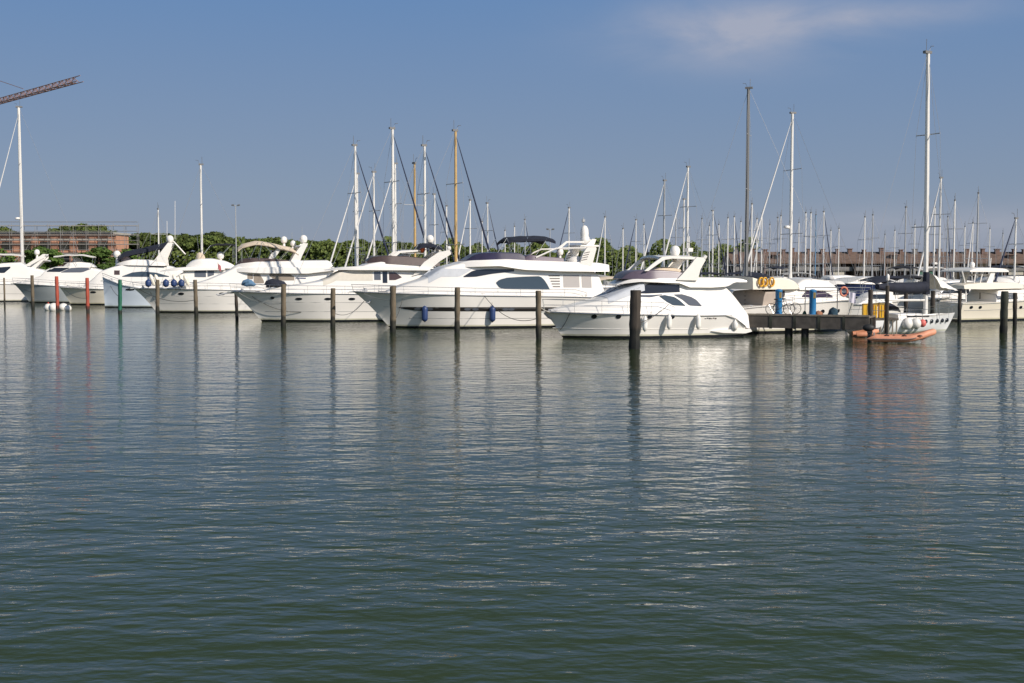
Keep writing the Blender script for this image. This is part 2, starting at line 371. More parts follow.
shw = (at(136, 269, D-4).x - bx0)/2; hs = zt+1.2
SCM = mat('scaffold_pipe', (.33, .32, .31), .5, metal=.4); PLK = mat('scaffold_plank', (.42, .38, .33), .9, noise=.1)
for yy in (-.6, .6):
    u = MB(); x = -shw
    while x <= shw+.01:
        u.tube([(x, yy, 0), (x, yy, hs+random.uniform(0, .8))], .05, 5); x += 2*shw/16
    u.build('uprights', SCM, sc)
for k in range(1, 7):
    z = k*hs/6.0
    u = MB()
    for yy in (-.6, .6):
        u.tube([(-shw, yy, z+.9), (shw, yy, z+.9)], .045, 5); u.tube([(-shw, yy, z+.02), (shw, yy, z+.02)], .05, 5)
    u.build('ledger', SCM, sc)
    u = MB(); u.box((0, 0, z+.1), (2*shw, .7, .07)); u.build('walkway', PLK, sc, flat=True)
u = MB()
for i in range(0, 16, 3): u.tube([(-shw+i*shw/8, -.66, 0), (-shw+(i+2)*shw/8, -.66, hs*.9)], .04, 5)
u.build('brace', SCM, sc)
# crane
Z = 30.; a0 = Vector((-3.08*Z, 7.23*Z, CH+Z)); a1 = Vector((-2.26*Z, 6.35*Z, CH+Z)); dj = (a1-a0).normalized(); base = a0 - dj*9
cr = empty('tower_crane', (base.x, base.y, 1.25), math.atan2(dj.y, dj.x), 'red tower crane whose lattice jib reaches in at the top left', 'crane')
CRM = mat('red_crane_paint', (.30, .15, .09), .6, noise=.15)
def lattice(mb, L0, L1, axis, wbot, h, step, r):
    def pt(t, y, z): return (t, y, z) if axis == 'x' else (y, z, t)
    for c in ((-wbot/2, 0), (wbot/2, 0), (0, h)) if axis == 'x' else ((-wbot/2, -wbot/2), (wbot/2, -wbot/2), (-wbot/2, wbot/2), (wbot/2, wbot/2)):
        mb.tube([pt(L0, *c), pt(L1, *c)], r*1.5, 5)
    t = L0; i = 0
    cs = [(-wbot/2, 0), (wbot/2, 0), (0, h)] if axis == 'x' else [(-wbot/2, -wbot/2), (wbot/2, -wbot/2), (wbot/2, wbot/2), (-wbot/2, wbot/2)]
    while t + step <= L1 + .01:
        for j in range(len(cs)):
            A, B = cs[j], cs[(j+1) % len(cs)]
            if i % 2: A, B = B, A
            mb.tube([pt(t, *A), pt(t+step, *B)], r, 4); mb.tube([pt(t, *A), pt(t, *B)], r*.8, 4)
        t += step; i += 1
hz_ = CH+Z-1.25; JL = (a1-a0).length+9
m1 = MB(); lattice(m1, 0, hz_, 'z', 1.6, 0, 1.6, .06); m1.build('tower', CRM, cr)
m1 = MB(); lattice(m1, .6, JL, 'x', 1.0, .9, 1.35, .045); j = m1.build('jib', CRM, cr); j.location = (0, 0, hz_-.6)
m1 = MB(); lattice(m1, -13, -.6, 'x', 1.3, 1.0, 1.3, .05); j = m1.build('counter_jib', CRM, cr); j.location = (0, 0, hz_-.6)
m1 = MB(); m1.tube([(0, 0, hz_), (0, 0, hz_+6)], .3, 6, .12); m1.build('tower_head', CRM, cr)
m1 = MB(); m1.tube([(0, 0, hz_+6), (22, 0, hz_+.75)], .05, 5); m1.tube([(0, 0, hz_+6), (-12, 0, hz_+.5)], .05, 5); m1.build('tie_bar', CRM, cr)
m1 = MB(); m1.box((-11.5, 0, hz_-1.2), (2.4, 1.2, 2.4)); m1.build('counterweight', BCONC, cr, flat=True)
m1 = MB(); m1.box((1.4, -1.2, hz_-1.6), (1.6, 1.2, 1.9)); m1.build('cab', GEL, cr, flat=True)

# ---------------------------------------------------------------- terrace on the right
D = 240.; k = F/D
tx0 = at(733, 269, D).x; tx1 = at(1150, 269, D).x; W = tx1-tx0
ROOFM = mat('brown_roof_tile', (.135, .090, .068), .85, noise=.3, nscale=1.2, bump=.4); WALLD = mat('dark_brown_wall', (.060, .048, .042), .9, noise=.2, nscale=.5)
WALLM = mat('mauve_wall_panel', (.17, .10, .10), .9, noise=.2); CHIM = mat('chimney_brick', (.16, .10, .08), .9, noise=.2); RAILM = mat('pale_balcony_parapet', (.20, .19, .18), .8, noise=.15)
b = empty('terraced_building', (tx0+W/2, D, 1.25), 0, 'long two storey brown terrace with tiled roof and many chimneys behind the right masts', 'building')
ez = 4+6.5/k-1.25; rz_ = 4+17.5/k-1.25; dp = 11.
m1 = MB(); m1.box((0, 1.9+dp/2-.95, ez/2), (W, dp-1.9, ez)); m1.build('wall', WALLD, b, flat=True)
m1 = MB(); m1.add([(-W/2-.4, -.6, ez), (W/2+.4, -.6, ez), (W/2+.4, dp/2, rz_), (-W/2-.4, dp/2, rz_), (W/2+.4, dp+.6, ez), (-W/2-.4, dp+.6, ez), (-W/2-.4, -.6, ez-.22), (W/2+.4, -.6, ez-.22), (W/2+.4, dp+.6, ez-.22), (-W/2-.4, dp+.6, ez-.22)],
    [(0, 1, 2, 3), (3, 2, 4, 5), (0, 3, 5, 9, 6), (1, 7, 8, 4, 2), (6, 7, 1, 0), (5, 4, 8, 9), (6, 9, 8, 7)])
rf = m1.build('roof', ROOFM, b, flat=True)
n = 14; uw = W/n
for i in range(n):
    x = -W/2+(i+.5)*uw
    for dx, hh, ww in ((-.28*uw+random.uniform(-.9, .9), random.uniform(-.1, .2), .8), (.22*uw+random.uniform(-.9, .9), random.uniform(-.2, .05), .6)):
        m1 = MB(); zc = rz_-.7; m1.box((x+dx, dp/2-1.1, zc+.4+hh/2), (ww, .8, 1.6+hh)); m1.box((x+dx, dp/2-1.1, zc+1.25+hh), (ww+.25, 1.05, .14)); m1.build('chimney', CHIM if random.random() < .7 else RAILM, rf, flat=True)
    m1 = MB(); m1.box((x-uw/2+.15, .1, ez/2-.12), (.28, 3.2, ez-.28)); m1.build('party_wall', CHIM if i % 2 else WALLD, b, flat=True)
    for zz in (0.0, 2.45):
        if i % 3 != 2 or zz: 
            m1 = MB(); m1.box((x+.1, 1.86, zz+1.15), (uw*.36, .06, 1.7)); m1.build('window', GLASS, b, flat=True)
        m1 = MB(); m1.box((x+.1+uw*.31, 1.87, zz+1.1), (uw*.2, .05, 1.9)); m1.build('door' if zz == 0 else 'shutter', WALLM, b, flat=True)
    if i % 4 == 1:
        m1 = MB(); m1.box((x, 2.2, ez+.95), (1.5, 1.6, 1.1)); m1.box((x, 2.1, ez+1.53), (1.8, 2.0, .1)); dm = m1.build('dormer', CHIM, rf, flat=True); m1 = MB(); m1.box((x, 1.38, ez+.95), (1.0, .06, .7)); m1.build('window', GLASS, b, flat=True)
    if i % 3 == 0:
        m1 = MB(); m1.box((x-.2, -.5, 1.95), (uw*.5, .1, .75)); m1.build('awning', mat('cream_awning', (.5, .46, .38), .8) if i % 2 else mat('green_awning', (.05, .16, .10), .8), b, flat=True)
    m1 = MB(); m1.box((x+.12, -.35, 2.42), (uw-.5, .9, .14)); m1.box((x+.12, -.75, 2.85), (uw-.5, .10, .62)); m1.build('balcony', RAILM, b, flat=True)

# ---------------------------------------------------------------- boats
class Boat:
    def __init__(s, kind, label, W, tip, stern, yaw, beam, group=None, full=.55, cat='motor yacht', zstern=None):
        """W: pixel of stem at the waterline, tip: pixel of the bow tip, stern: pixel x of the transom; yaw: direction from bow to stern (degrees)"""
        s.a = R(yaw); s.dir = Vector((math.cos(s.a), math.sin(s.a), 0)); s.lat = Vector((-math.sin(s.a), math.cos(s.a), 0))
        s.o = ground(*W); s.near = 1 if (Vector((0, 0, 0))-s.o).dot(s.lat) > 0 else -1
        q = s.P(*tip); s.rake = max(.15, -q[0]); s.zb = q[1]; s.o = s.o - s.dir*s.rake
        s.B = beam/2; s.full = full; s.L = 20.
        for i in range(4): s.L = s.P(stern, HZ+30, s.near*s.B*.9)[0]
        s.root = empty(kind, (s.o.x, s.o.y, 0), s.a, label, cat, group)
        s.sh = [(0, s.zb), (s.L, s.zb*.8)]
    def P(s, px, py, v=0.):
        d = ray(px, py); c0 = Vector((0, 0, CH)) - s.o; t = (v - c0.dot(s.lat))/d.dot(s.lat); p = c0 + d*t
        return (p.dot(s.dir), p.z)
    def b(s, x):
        t = min(1, max(0, x/s.L)); 
        q = s.B*math.sin(min(1, t/s.full)*math.pi/2)**.72
        return q*(1 - .10*max(0, (t-.7)/.3))
    def side(s, pts, frac=1.0, w=None):
        out = []
        for p in pts:
            v = s.near*s.B*frac; x, z = s.P(*p, v)
            for i in range(5):
                v = s.near*(w(x) if w else s.b(x)*frac); x, z = s.P(*p, v)
            out.append((x, z))
        return sorted(out)
    def mid(s, pts): return sorted(s.P(*p) for p in pts)
    def world(s, x, y, z): return s.o + s.dir*x + s.lat*y + Vector((0, 0, z))
    def z(s, x): return interp(s.sh, x)
    def hull(s, m, sheer=None, chine=.42, flare=.86, deckm=None, rub=STEEL, plumb=.8):
        if sheer: s.sh = s.side(sheer); s.sh = [(0, s.zb)] + [p for p in s.sh if p[0] > .3]
        if s.sh[-1][0] < s.L: s.sh.append((s.L, s.sh[-1][1]))
        mb = MB(); nt_ = 44
        fr = [1, .90, .72, .55, .38, .2, .0, -.16, -.45]     # height fraction of the local sheer (below 0: absolute metres)
        rows = []
        for i in range(nt_+1):
            t = (i/nt_)**1.25; row = []
            for j, q in enumerate(fr):
                zz0 = q
                xs = s.rake*(1-max(q, 0))**plumb if q >= 0 else s.rake*(1+(-q)*1.4)
                x = xs + (s.L - xs)*t; zs = s.z(x)
                z = q*zs if q >= 0 else q*1.2
                bd = s.b(x)
                tt = max(0, (x - xs)/(s.L-xs))
                sub = math.sin(min(1, tt/(s.full*1.02))*math.pi/2)
                if q >= chine:
                    g = (q-chine)/(1-chine); e = .95 - .2*g; kf = flare + (1-flare)*g
                elif q >= 0: g = q/chine; e = 1.1 - .12*g; kf = flare*(.95+.04*g)
                elif q > -.3: e = 1.25; kf = flare*.72
                else: e = 1.3; kf = .03
                yb = s.B*kf*sub**e*(1 - .10*max(0, (tt-.7)/.3))
                if q == 1: yb = s.b(x)
                row.append((x, max(yb, .012), z))
            rows.append(row)
        for sg in (-1, 1): mb.grid([[(x, sg*y, z) for x, y, z in r] for r in rows])
        n = len(fr); last = rows[-1]
        mb.add([(x, y, z) for x, y, z in last] + [(x, -y, z) for x, y, z in last], [(j, j+1, n+j+1, n+j) for j in range(n-1)])
        f0 = rows[0]; mb.add([(x, y, z) for x, y, z in f0] + [(x, -y, z) for x, y, z in f0], [(j, j+1, n+j+1, n+j) for j in range(n-1)])
        s.hullo = mb.build('hull', m, s.root, ang=30); s.rows = rows
        d = MB(); ry = []
        for r in rows:
            x, y, z = r[0]; ry.append([(x, y*q, z-.015 + .03*(1-q*q)) for q in (-1, -.5, 0, .5, 1)])
        d.grid(ry); d.build('deck', deckm or GEL, s.root)
        if rub:
            for sg in (-1, 1):
                u = MB(); u.tube([(r[0][0], sg*(r[0][1]+.01), r[0][2]-.06) for r in rows[::2]], .028, 5); u.build('rub_rail', rub, s.root)
        return s
    def hull_y(s, x, z):
        # half breadth of the built hull at (x, z)
        best = None
        for j in range(len(s.rows[0])-1):
            pass
        col = []
        for j in range(len(s.rows[0])):
            pts = [(r[j][0], r[j][1]) for r in s.rows]; zz = [(r[j][0], r[j][2]) for r in s.rows]
            col.append((interp(zz, x), interp(pts, x)))
        col.sort(); return interp(col, z)
    def hull_patch(s, name, top, bot, m, off=.012, both=True, n=14):
        """painted or glazed strip on the topsides between two curves in side view (x,z)"""
        x0 = max(top[0][0], bot[0][0]); x1 = min(top[-1][0], bot[-1][0])
        for sg in ((-1, 1) if both else (s.near,)):
            rows = []
            for i in range(n+1):
                x = x0+(x1-x0)*i/n; zt, zb = interp(top, x), interp(bot, x)
                rows.append([(x, sg*(s.hull_y(x, zb+(zt-zb)*q)+off), zb+(zt-zb)*q) for q in (0, .33, .66, 1)])
            mb = MB(); mb.grid(rows); mb.build(name, m, s.root)
    def port(s, px, py, rx=.16, rz=.12, m=GLASS, both=True):
        x, z = s.side([(px, py)])[0]
        for sg in ((-1, 1) if both else (s.near,)):
            y = s.hull_y(x, z); y2 = s.hull_y(x+.3, z); sl_ = (y2-y)/.3; zy = (s.hull_y(x, z+.15)-s.hull_y(x, z-.15))/.3
            mb = MB(); vs = []
            for r_, o_ in ((1.0, .0), (1.0, .025), (.0, .03)):
                for q in range(14):
                    c_, s_ = math.cos(q/14*6.2832)*rx*r_, math.sin(q/14*6.2832)*rz*r_
                    vs.append((x+c_, sg*(y+o_+sl_*c_+zy*s_), z+s_))
            fs = [(i*14+q, i*14+(q+1) % 14, (i+1)*14+(q+1) % 14, (i+1)*14+q) for i in range(2) for q in range(14)]
            mb.add(vs, fs); mb.build('porthole', m, s.root)
    def spray(s, q0, q1, zf=.33, r=.018, m=None):
        for sg in (-1, 1):
            u = MB(); pts = []
            for i in range(14):
                x = s.L*(q0+(q1-q0)*i/13); z = s.z(x)*zf; pts.append((x, sg*(s.hull_y(x, z)+.004), z))
            u.tube(pts, r, 5); u.build('spray_rail', m or GREYC, s.root)
    def rail(s, x0, x1, h=.62, step=1.1, inset=.10, r=.016, m=STEEL, mid_=True):
        mb = MB(); n = max(4, int((x1-x0)/step)*2)
        hh = lambda x: h*min(1, .55+.45*max(0, (x-x0)/.8)) if x0 > s.L*.3 else h
        xs = [x0+(x1-x0)*i/n for i in range(n+1)]
        def pt(x, sg, q): return (x - (.12*q if x < 1 else 0), sg*max(.03, s.b(x)-inset), s.z(x)+h*q*(1 if x < x1-.2 else .6))
        for sg in (-1, 1):
            mb.tube([pt(x, sg, 1) for x in xs], r, 5)
            if mid_: mb.tube([pt(x, sg, .52) for x in xs], r*.6, 4)
            for x in xs[::2]: mb.tube([pt(x, sg, 0), pt(x, sg, 1)], r*.85, 5)
        if x0 < 1: mb.tube([pt(x0, -1, 1), (x0-.15, 0, s.z(x0)+h), pt(x0, 1, 1)], r, 5)
        mb.build('guard_rail', m, s.root)
    def part(s, name, mb, m, **k): return mb.build(name, m, s.root, **k)
    def dome(s, px, py, r, y=0., m=GEL, name='satellite_dome', post=.3):
        x, z = s.P(px, py, y); mb = MB()
        mb.lathe((x, y, z), [(r*.55, -r*1.15-post), (r*.35, -r*1.1), (r*.8, -r*.9), (r, -r*.35), (r, 0), (r*.92, r*.4), (r*.7, r*.72), (r*.38, r*.93), (.01, r)], 16)
        return mb.build(name, m, s.root)
    def bar(s, name, pts, r=.03, m=STEEL, n=6):
        mb = MB(); mb.tube(pts, r, n); return mb.build(name, m, s.root)
    def pole(s, name, p0, p1, y=0., r=.025, m=STEEL, y2=None):
        a = s.P(*p0, y); b_ = s.P(*p1, y if y2 is None else y2)
        return s.bar(name, [(a[0], y, a[1]), (b_[0], y if y2 is None else y2, b_[1])], r, m)
    def arch(s, poly, hwid, th=.16, m=GEL, name='radar_arch', bar=None, tilt=0.):
        """two side legs traced from the outline, joined by a cross beam at the top"""
        pl = [s.P(x, y, s.near*hwid) for x, y in poly]; mb = MB()
        for sg in (-1, 1): mb.plate(pl, sg*hwid, th)
        top = sorted(pl, key=lambda p: -p[1])[:3]; xc = sum(p[0] for p in top)/3; zc = sum(p[1] for p in top)/3
        bw = max(.35, max(p[0] for p in top)-min(p[0] for p in top))
        pts = [(xc, y, zc-.09+.12*(1-(y/hwid)**2)) for y in [hwid*(i/6-1) for i in range(13)]]
        vs = []; fs = []
        for (x, y, z) in pts: vs += [(x-bw/2, y, z-.06), (x-bw/2+.04, y, z+.06), (x+bw/2-.04, y, z+.07), (x+bw/2, y, z-.05)]
        for i in range(12):
            for k_ in range(4): fs.append((i*4+k_, i*4+(k_+1) % 4, (i+1)*4+(k_+1) % 4, (i+1)*4+k_))
        mb.add(vs, fs); return mb.build(name, m, s.root)
    def bimini(s, top, hwid, th=.07, m=NAVY, poles=(), name='bimini', sag=.22, drop=None):
        """canvas top over hoops: top is the side outline of the upper edge, left to right"""
        pts = s.mid(top); x0, x1 = pts[0][0], pts[-1][0]; n = 14; mb = MB(); up = []; dn = []
        for i in range(n+1):
            x = x0+(x1-x0)*i/n; z = interp(pts, x) - .05*abs(math.sin(i*math.pi*3/n))*.8
            e = .0
            ys = [hwid*(j/6-1) for j in range(13)]
            up.append([(x, y, z-sag*abs(y/hwid)**2.6) for y in ys]); dn.append([(x, y*.985, z-th-sag*abs(y/hwid)**2.6) for y in ys])
        mb.grid(up); mb.grid(dn)
        def skirt(A, B): mb.add(A+B, [(i, i+1, len(A)+i+1, len(A)+i) for i in range(len(A)-1)])
        skirt(up[0], dn[0]); skirt(up[-1], dn[-1]); skirt([r[0] for r in up], [r[0] for r in dn]); skirt([r[-1] for r in up], [r[-1] for r in dn])
        o = mb.build(name, m, s.root)
        if poles:
            u = MB()
            for sg in (-1, 1):
                for (a, b_) in poles:
                    A = s.P(*a, s.near*hwid); B_ = s.P(*b_, s.near*hwid); u.tube([(A[0], sg*hwid*.98, A[1]), (B_[0], sg*hwid*.98, B_[1])], .02, 5)
            u.build('bimini_frame', STEEL, s.root)
        return o
class House:
    """a rounded cabin lofted from its side outline (top) and widths"""
    def __init__(s, bt, name, top, wmax, taper=2.5, inset=.35, bottom=None, m=GEL, r=.22, tumble=.13, crown=.10, aft=0., smooth=.22, w0=.4, clampb=True):
        s.bt = bt; s.top = bt.mid(top) if top and len(top[0]) == 2 else top
        s.x0, s.x1 = s.top[0][0], s.top[-1][0]
        def wf(x):
            q = min(1, max(0, (x-s.x0)/taper)); v = wmax*(w0+(1-w0)*math.sin(q*math.pi/2)**.8)
            if aft: v *= 1-aft*max(0, (x-(s.x1-1.5))/1.5)
            return max(.08, min(v, bt.b(x)-inset)) if clampb else max(.08, v)
        s.w = wf
        s.bot = bt.side(bottom, w=wf) if bottom else None
        s.r = r; s.tum = tumble; s.cr = crown; s.sm = smooth
        n = max(10, int((s.x1-s.x0)/.22)); rows = []
        s.xs = [s.x0+(s.x1-s.x0)*i/n for i in range(n+1)]
        cs = [i/22 for i in range(23)]
        for x in s.xs:
            h = [s.pt(x, c) for c in cs]
            rows.append([(x, -y, z) for y, z in reversed(h)] + [(x, y, z) for y, z in h[1:]])
        mb = MB(); mb.grid(rows)
        for r_ in (rows[0], rows[-1]): mb.add(r_, [tuple(range(len(r_)))])
        if s.bot:
            for i in range(n):
                a, b_ = rows[i], rows[i+1]; mb.add([a[0], a[-1], b_[-1], b_[0]], [(0, 1, 2, 3)])
        s.o = mb.build(name, m, bt.root, ang=50)
    def zt(s, x):
        k = s.sm; return (interp(s.top, max(s.x0, x-k)) + interp(s.top, x)*2 + interp(s.top, min(s.x1, x+k)))/4 if s.x0+.01 < x < s.x1-.01 else interp(s.top, x)
    def zb(s, x): return interp(s.bot, x) if s.bot else s.bt.z(x)-.04
    def pt(s, x, c):
        zt, zb, w_ = s.zt(x), s.zb(x), s.w(x); hgt = max(.02, zt-zb); r = min(s.r, hgt*.48, w_*.45)
        wt = max(.05, w_ - s.tum*hgt)
        if c < .45: q = c/.45; y = (wt-r)*q; return (y, zt - s.cr*min(1, hgt)*(q*(wt-r)/wt)**2)
        zc = zt - s.cr*min(1, hgt)*((wt-r)/wt)**2
        if c < .65: q = (c-.45)/.2*math.pi/2; return (wt-r+r*math.sin(q), zc-r+r*math.cos(q))
        q = (c-.65)/.35; return (wt+(w_-wt)*q, zc-r-(zc-r-zb)*q)
    def yat(s, x, z):
        lo, hi = 0., 1.
        for i in range(18):
            m_ = (lo+hi)/2
            if s.pt(x, m_)[1] > z: lo = m_
            else: hi = m_
        return s.pt(x, lo)[0]
    def window(s, name, top, bot, m=GLASS, n=12, off=.014, both=True, px=True):
        if px: top = s.bt.side(top, w=s.w); bot = s.bt.side(bot, w=s.w)
        x0 = max(s.x0, min(top[0][0], bot[0][0])); x1 = min(s.x1, max(top[-1][0], bot[-1][0]))
        for sg in ((-1, 1) if both else (s.bt.near,)):
            rows = []
            for i in range(n+1):
                x = x0+(x1-x0)*i/n; zt, zb = interp(top, x), interp(bot, x)
                rows.append([(x, sg*(s.yat(x, zb+(zt-zb)*q)+off), zb+(zt-zb)*q) for q in (0, .25, .5, .75, 1)])
            mb = MB(); mb.grid(rows)
            b0 = [[(a[0], a[1]-sg*.05, a[2]) for a in r] for r in rows]; mb.grid(b0)
            for e in (0, -1):
                mb.add(rows[e]+b0[e], [(i, i+1, 5+i+1, 5+i) for i in range(4)])
                A = [r[e] for r in rows]; B_ = [r[e] for r in b0]; mb.add(A+B_, [(i, i+1, n+1+i+1, n+1+i) for i in range(n)])
            mb.build(name, m, s.bt.root)
    def wrap(s, name, xa, xb, c1=.75, c0=0., m=GLASS, off=.016):
        rows = []; n = 12
        def nrm(x, c, sg):
            e = .04; a = s.pt(x-e, c); b_ = s.pt(x+e, c); p = s.pt(x, max(0, c-.02)); q = s.pt(x, min(1, c+.02))
            u = Vector((2*e, sg*(b_[0]-a[0]), b_[1]-a[1])); v = Vector((0, sg*(q[0]-p[0]), q[1]-p[1])); nn = u.cross(v).normalized()
            return nn if nn.z > 0 or (abs(nn.z) < .05 and nn.y*sg > 0) else -nn
        for i in range(n+1):
            x = xa+(xb-xa)*i/n; row = []
            for j in range(-10, 11):
                c = abs(j)/10*c1; sg = 1 if j >= 0 else -1; y, z = s.pt(x, c); nn = nrm(x, c, sg) if j else Vector((0, 0, 1))
                row.append((x+nn.x*off, sg*y+nn.y*off, z+nn.z*off))
            rows.append(row)
        mb = MB(); mb.grid(rows); return mb.build(name, m, s.bt.root)
def sx(bt, px, py=285, w=1.5): return bt.P(px, py, bt.near*w)[0]
def fender(bt, px, py, ln=.75, r=.14, m=BLUEF, label='', group=None, ropetop=None, lean=0., kind='fender', off=.0):
    x, z = bt.side([(px, py)])[0]; y = bt.near*(bt.hull_y(x, z)+r+.02+off); p = bt.world(x, y, z)
    e = empty(kind, p, bt.a, label, 'fender', group)
    mb = MB(); pr = [(.02, -ln/2-.07), (.05, -ln/2-.03), (r*.7, -ln/2+.03), (r*.97, -ln/2+.12), (r, -ln/2+.2), (r, ln/2-.2), (r*.95, ln/2-.12), (r*.6, ln/2-.02), (.06, ln/2+.03), (.04, ln/2+.10)]
    mb.lathe((0, 0, 0), pr, 14); mb.build('body', m, e)
    u = MB(); zt = bt.z(x) - z; u.tube([(0, 0, ln/2+.05), (0, -bt.near*(r+.02), zt+.05)], .012, 5); u.build('rope', ROPEW, e)
def ropel(pts, label, m=ROPE, r=.018, sag=0., group=None):
    A, B_ = Vector(pts[0]), Vector(pts[1]); n = 14; ps = []
    for i in range(n+1):
        t = i/n; p = A.lerp(B_, t); p.z -= sag*4*t*(1-t); ps.append(p-A)
    mb = MB(); mb.tube(ps, r, 5); o = mb.build('mooring_rope', m); o.location = A; return tag(o, label, 'rope', group)

GRP = 'motor yachts moored bow out along the berths'
# ---- the large flybridge yacht in the middle
B7 = Boat('motor_yacht', 'largest white flybridge yacht, black stripe along its hull, navy bimini and louvred radar arch', (390, 328), (352, 291), 603, 14, 4.9, GRP, full=.42)
B7.hull(H_WHITE, [(400, 293), (480, 295), (560, 296), (605, 297)], flare=.90)
tp = [(400, 307.2), (404, 307.2), (470, 307.2), (540, 307.2), (598, 307.4)]; bt_ = [(400, 308), (410, 310.4), (425, 311.3), (540, 311.4), (598, 311.5)]
B7.hull_patch('hull_stripe', B7.side(tp, .96), B7.side(bt_, .96), mat('black_hull_stripe', (.02, .018, .018), .3), n=30)
for px in (419, 431, 468, 476, 506, 512): B7.port(px, 309.3, .22, .10, GLASSG)
B7.spray(.22, .98, .30); B7.spray(.12, .98, .60, m=GREYC, r=.012)
h = House(B7, 'deckhouse', [(386, 291.5), (398, 285), (408, 282), (422, 277.6), (437, 267.2), (450, 263.5), (463, 261.5), (490, 262), (540, 267), (592, 270.5), (597, 290), (598, 297)], 2.05, 4.5, .35, smooth=.3)
xa = B7.mid([(424, 276)])[0][0]; xb = B7.mid([(438, 266.5)])[0][0]
h.wrap('windscreen', xa, xb+.15, .72, m=COVER)
h.window('windscreen', [(428, 275.4), (436, 268.6), (464, 268.6), (472, 269)], [(428, 276.6), (460, 276.8), (472, 270)], COVER)
h.window('side_window', [(464, 276.4), (474, 270.3), (487, 269.0), (515, 269.2)], [(464, 277.2), (476, 276.9), (492, 274), (515, 271.4)], GLASS)
h.window('saloon_window', [(496.5, 282.5), (500, 279.6), (508, 277.6), (525, 276.6), (541, 276.1), (546, 281), (550, 289)], [(496.5, 283.5), (499, 287.2), (503, 289), (520, 289.3), (550, 289.6)], mat('blue_grey_glass', (.045, .065, .085), .1), n=20)
for i in range(5):
    y0 = 275.2+i*2.7; h.window('louvre', [(549.5+i*.9, y0), (560.5, y0)], [(549.5+i*.9, y0+1.2), (560.5, y0+1.2)], mat('louvre_shadow_slot', (.16, .15, .14), .6), n=3)
h.window('aft_screen', [(564, 275), (580, 275)], [(564, 287.4), (580, 287.4)], mat('clear_plastic_screen', (.40, .37, .35), .25), n=4)
h.window('aft_screen', [(582.5, 275.3), (589, 275.6)], [(582.5, 287.6), (592, 287.8)], mat('clear_plastic_screen', (.40, .37, .35), .25), n=4)
fb = House(B7, 'flybridge', [(447, 267), (456, 262.5), (464, 260.5), (500, 259), (520, 260), (560, 261.5), (590, 262.5), (600, 264.5)], 2.25, 3.0, .1, bottom=[(447, 267.6), (500, 266), (525, 269.8), (560, 271.2), (600, 271.6)], r=.12, tumble=.2, crown=.04, w0=.55)
ws_ = House(B7, 'flybridge_screen', [(463, 260.4), (468, 256), (474, 252.8), (490, 252.0), (515, 252.6), (518, 256)], 1.95, 2.2, .1, bottom=[(463, 261), (518, 260.8)], m=mat('navy_tinted_screen', (.035, .03, .06), .25, noise=.15), r=.06, tumble=.25, w0=.5)
w2 = House(B7, 'wind_deflector', [(517, 259), (521, 254.2), (535, 256), (556, 258)], 1.95, .5, .1, bottom=[(517, 261), (556, 261.5)], m=PURP, r=.05, tumble=.2, w0=.9)
B7.bimini([(502.5, 239.6), (506, 236.6), (525, 235.5), (542, 235.6), (549, 238.4)], 1.7, .16, NAVY, [((507, 238), (495, 257)), ((547, 239), (533, 260)), ((507, 238), (513, 256)), ((528, 237), (521, 257))], sag=.25)
B7.arch([(577, 271), (590, 271.5), (596, 249), (595.5, 247), (587, 247), (583, 253)], 1.95, .22)
for i in range(4): 
    u = MB()
    for sg in (-1, 1):
        a = B7.P(584.5-i*.9+2, 252.5+i*2.4, B7.near*1.95); u.box((a[0], sg*1.95, a[1]), (.42, .245, .055), Matrix.Rotation(R(-12), 3, 'Y'))
    u.build('vent_slot', mat('louvre_shadow_slot', (.16, .15, .14), .6), B7.root, flat=True)
for sg in (-1, 1):
    u = MB(); P_ = [B7.P(*q_, B7.near*1.9) for q_ in ((588, 248), (556, 248.4), (536, 257.5))]; u.tube([(x, sg*1.9, z) for x, z in P_], .06, 6); u.build('side_frame', GEL, B7.root)
u = MB(); q_ = B7.P(584, 246); u.box((q_[0], 0, q_[1]), (1.6, 1.9, .12)); q_ = B7.P(591, 243); u.plate([B7.P(*p) for p in ((577, 247), (583, 246), (590, 239), (594, 239.5), (591, 247))], .5, .1); u.plate([B7.P(*p) for p in ((577, 247), (583, 246), (590, 239), (594, 239.5), (591, 247))], -.5, .1); u.build('radar_platform', GEL, B7.root)
x, z = B7.P(584.5, 231.5); u = MB(); u.lathe((x, 0, z), [(.24, -.75), (.28, -.55), (.30, -.1), (.27, .15), (.18, .34), (.05, .43)], 16); u.build('radar_tower', GEL, B7.root)
B7.dome(585, 239.5, .34, .0, post=.15, name='radar_scanner'); B7.dome(560, 251.5, .24, -.7, post=.5, name='radar_scanner'); B7.dome(573, 249.5, .25, .6, post=.5)
x, z = B7.P(583.5, 222); u = MB(); u.tube([(x, 0, z-.4), (x, 0, z+.35)], .025, 5); u.tube([(x, -.35, z), (x, .35, z)], .02, 5); u.box((x, 0, z+.1), (.18, .18, .2)); u.build('antenna', ALUG, B7.root)
u = MB(); x, z = B7.P(558, 247.5); u.plate([B7.P(*p) for p in ((552, 248.5), (561, 241.5), (579, 241.5), (579, 243.2), (562, 243.2), (556, 248.5))], -1.2, .2); u.build('hardtop_brace', GEL, B7.root)
u = MB(); x, z = B7.P(571, 262); u.lathe((x, -1.1, z-.1), [(.5, -.35), (.62, -.1), (.6, .2), (.35, .45), (.05, .5)], 14); u.build('helm_cover', WCANV, B7.root)
B7.rail(.1, B7.L*.93, .45, 1.5)
B7.pole('mast_pole', (576, 245), (577, 236), -.6, .02); B7.bar('anchor', [(.9, -.35, B7.zb-.75), (1.05, -.5, B7.zb-.8), (1.2, -.4, B7.zb-.62)], .05, ALUG)
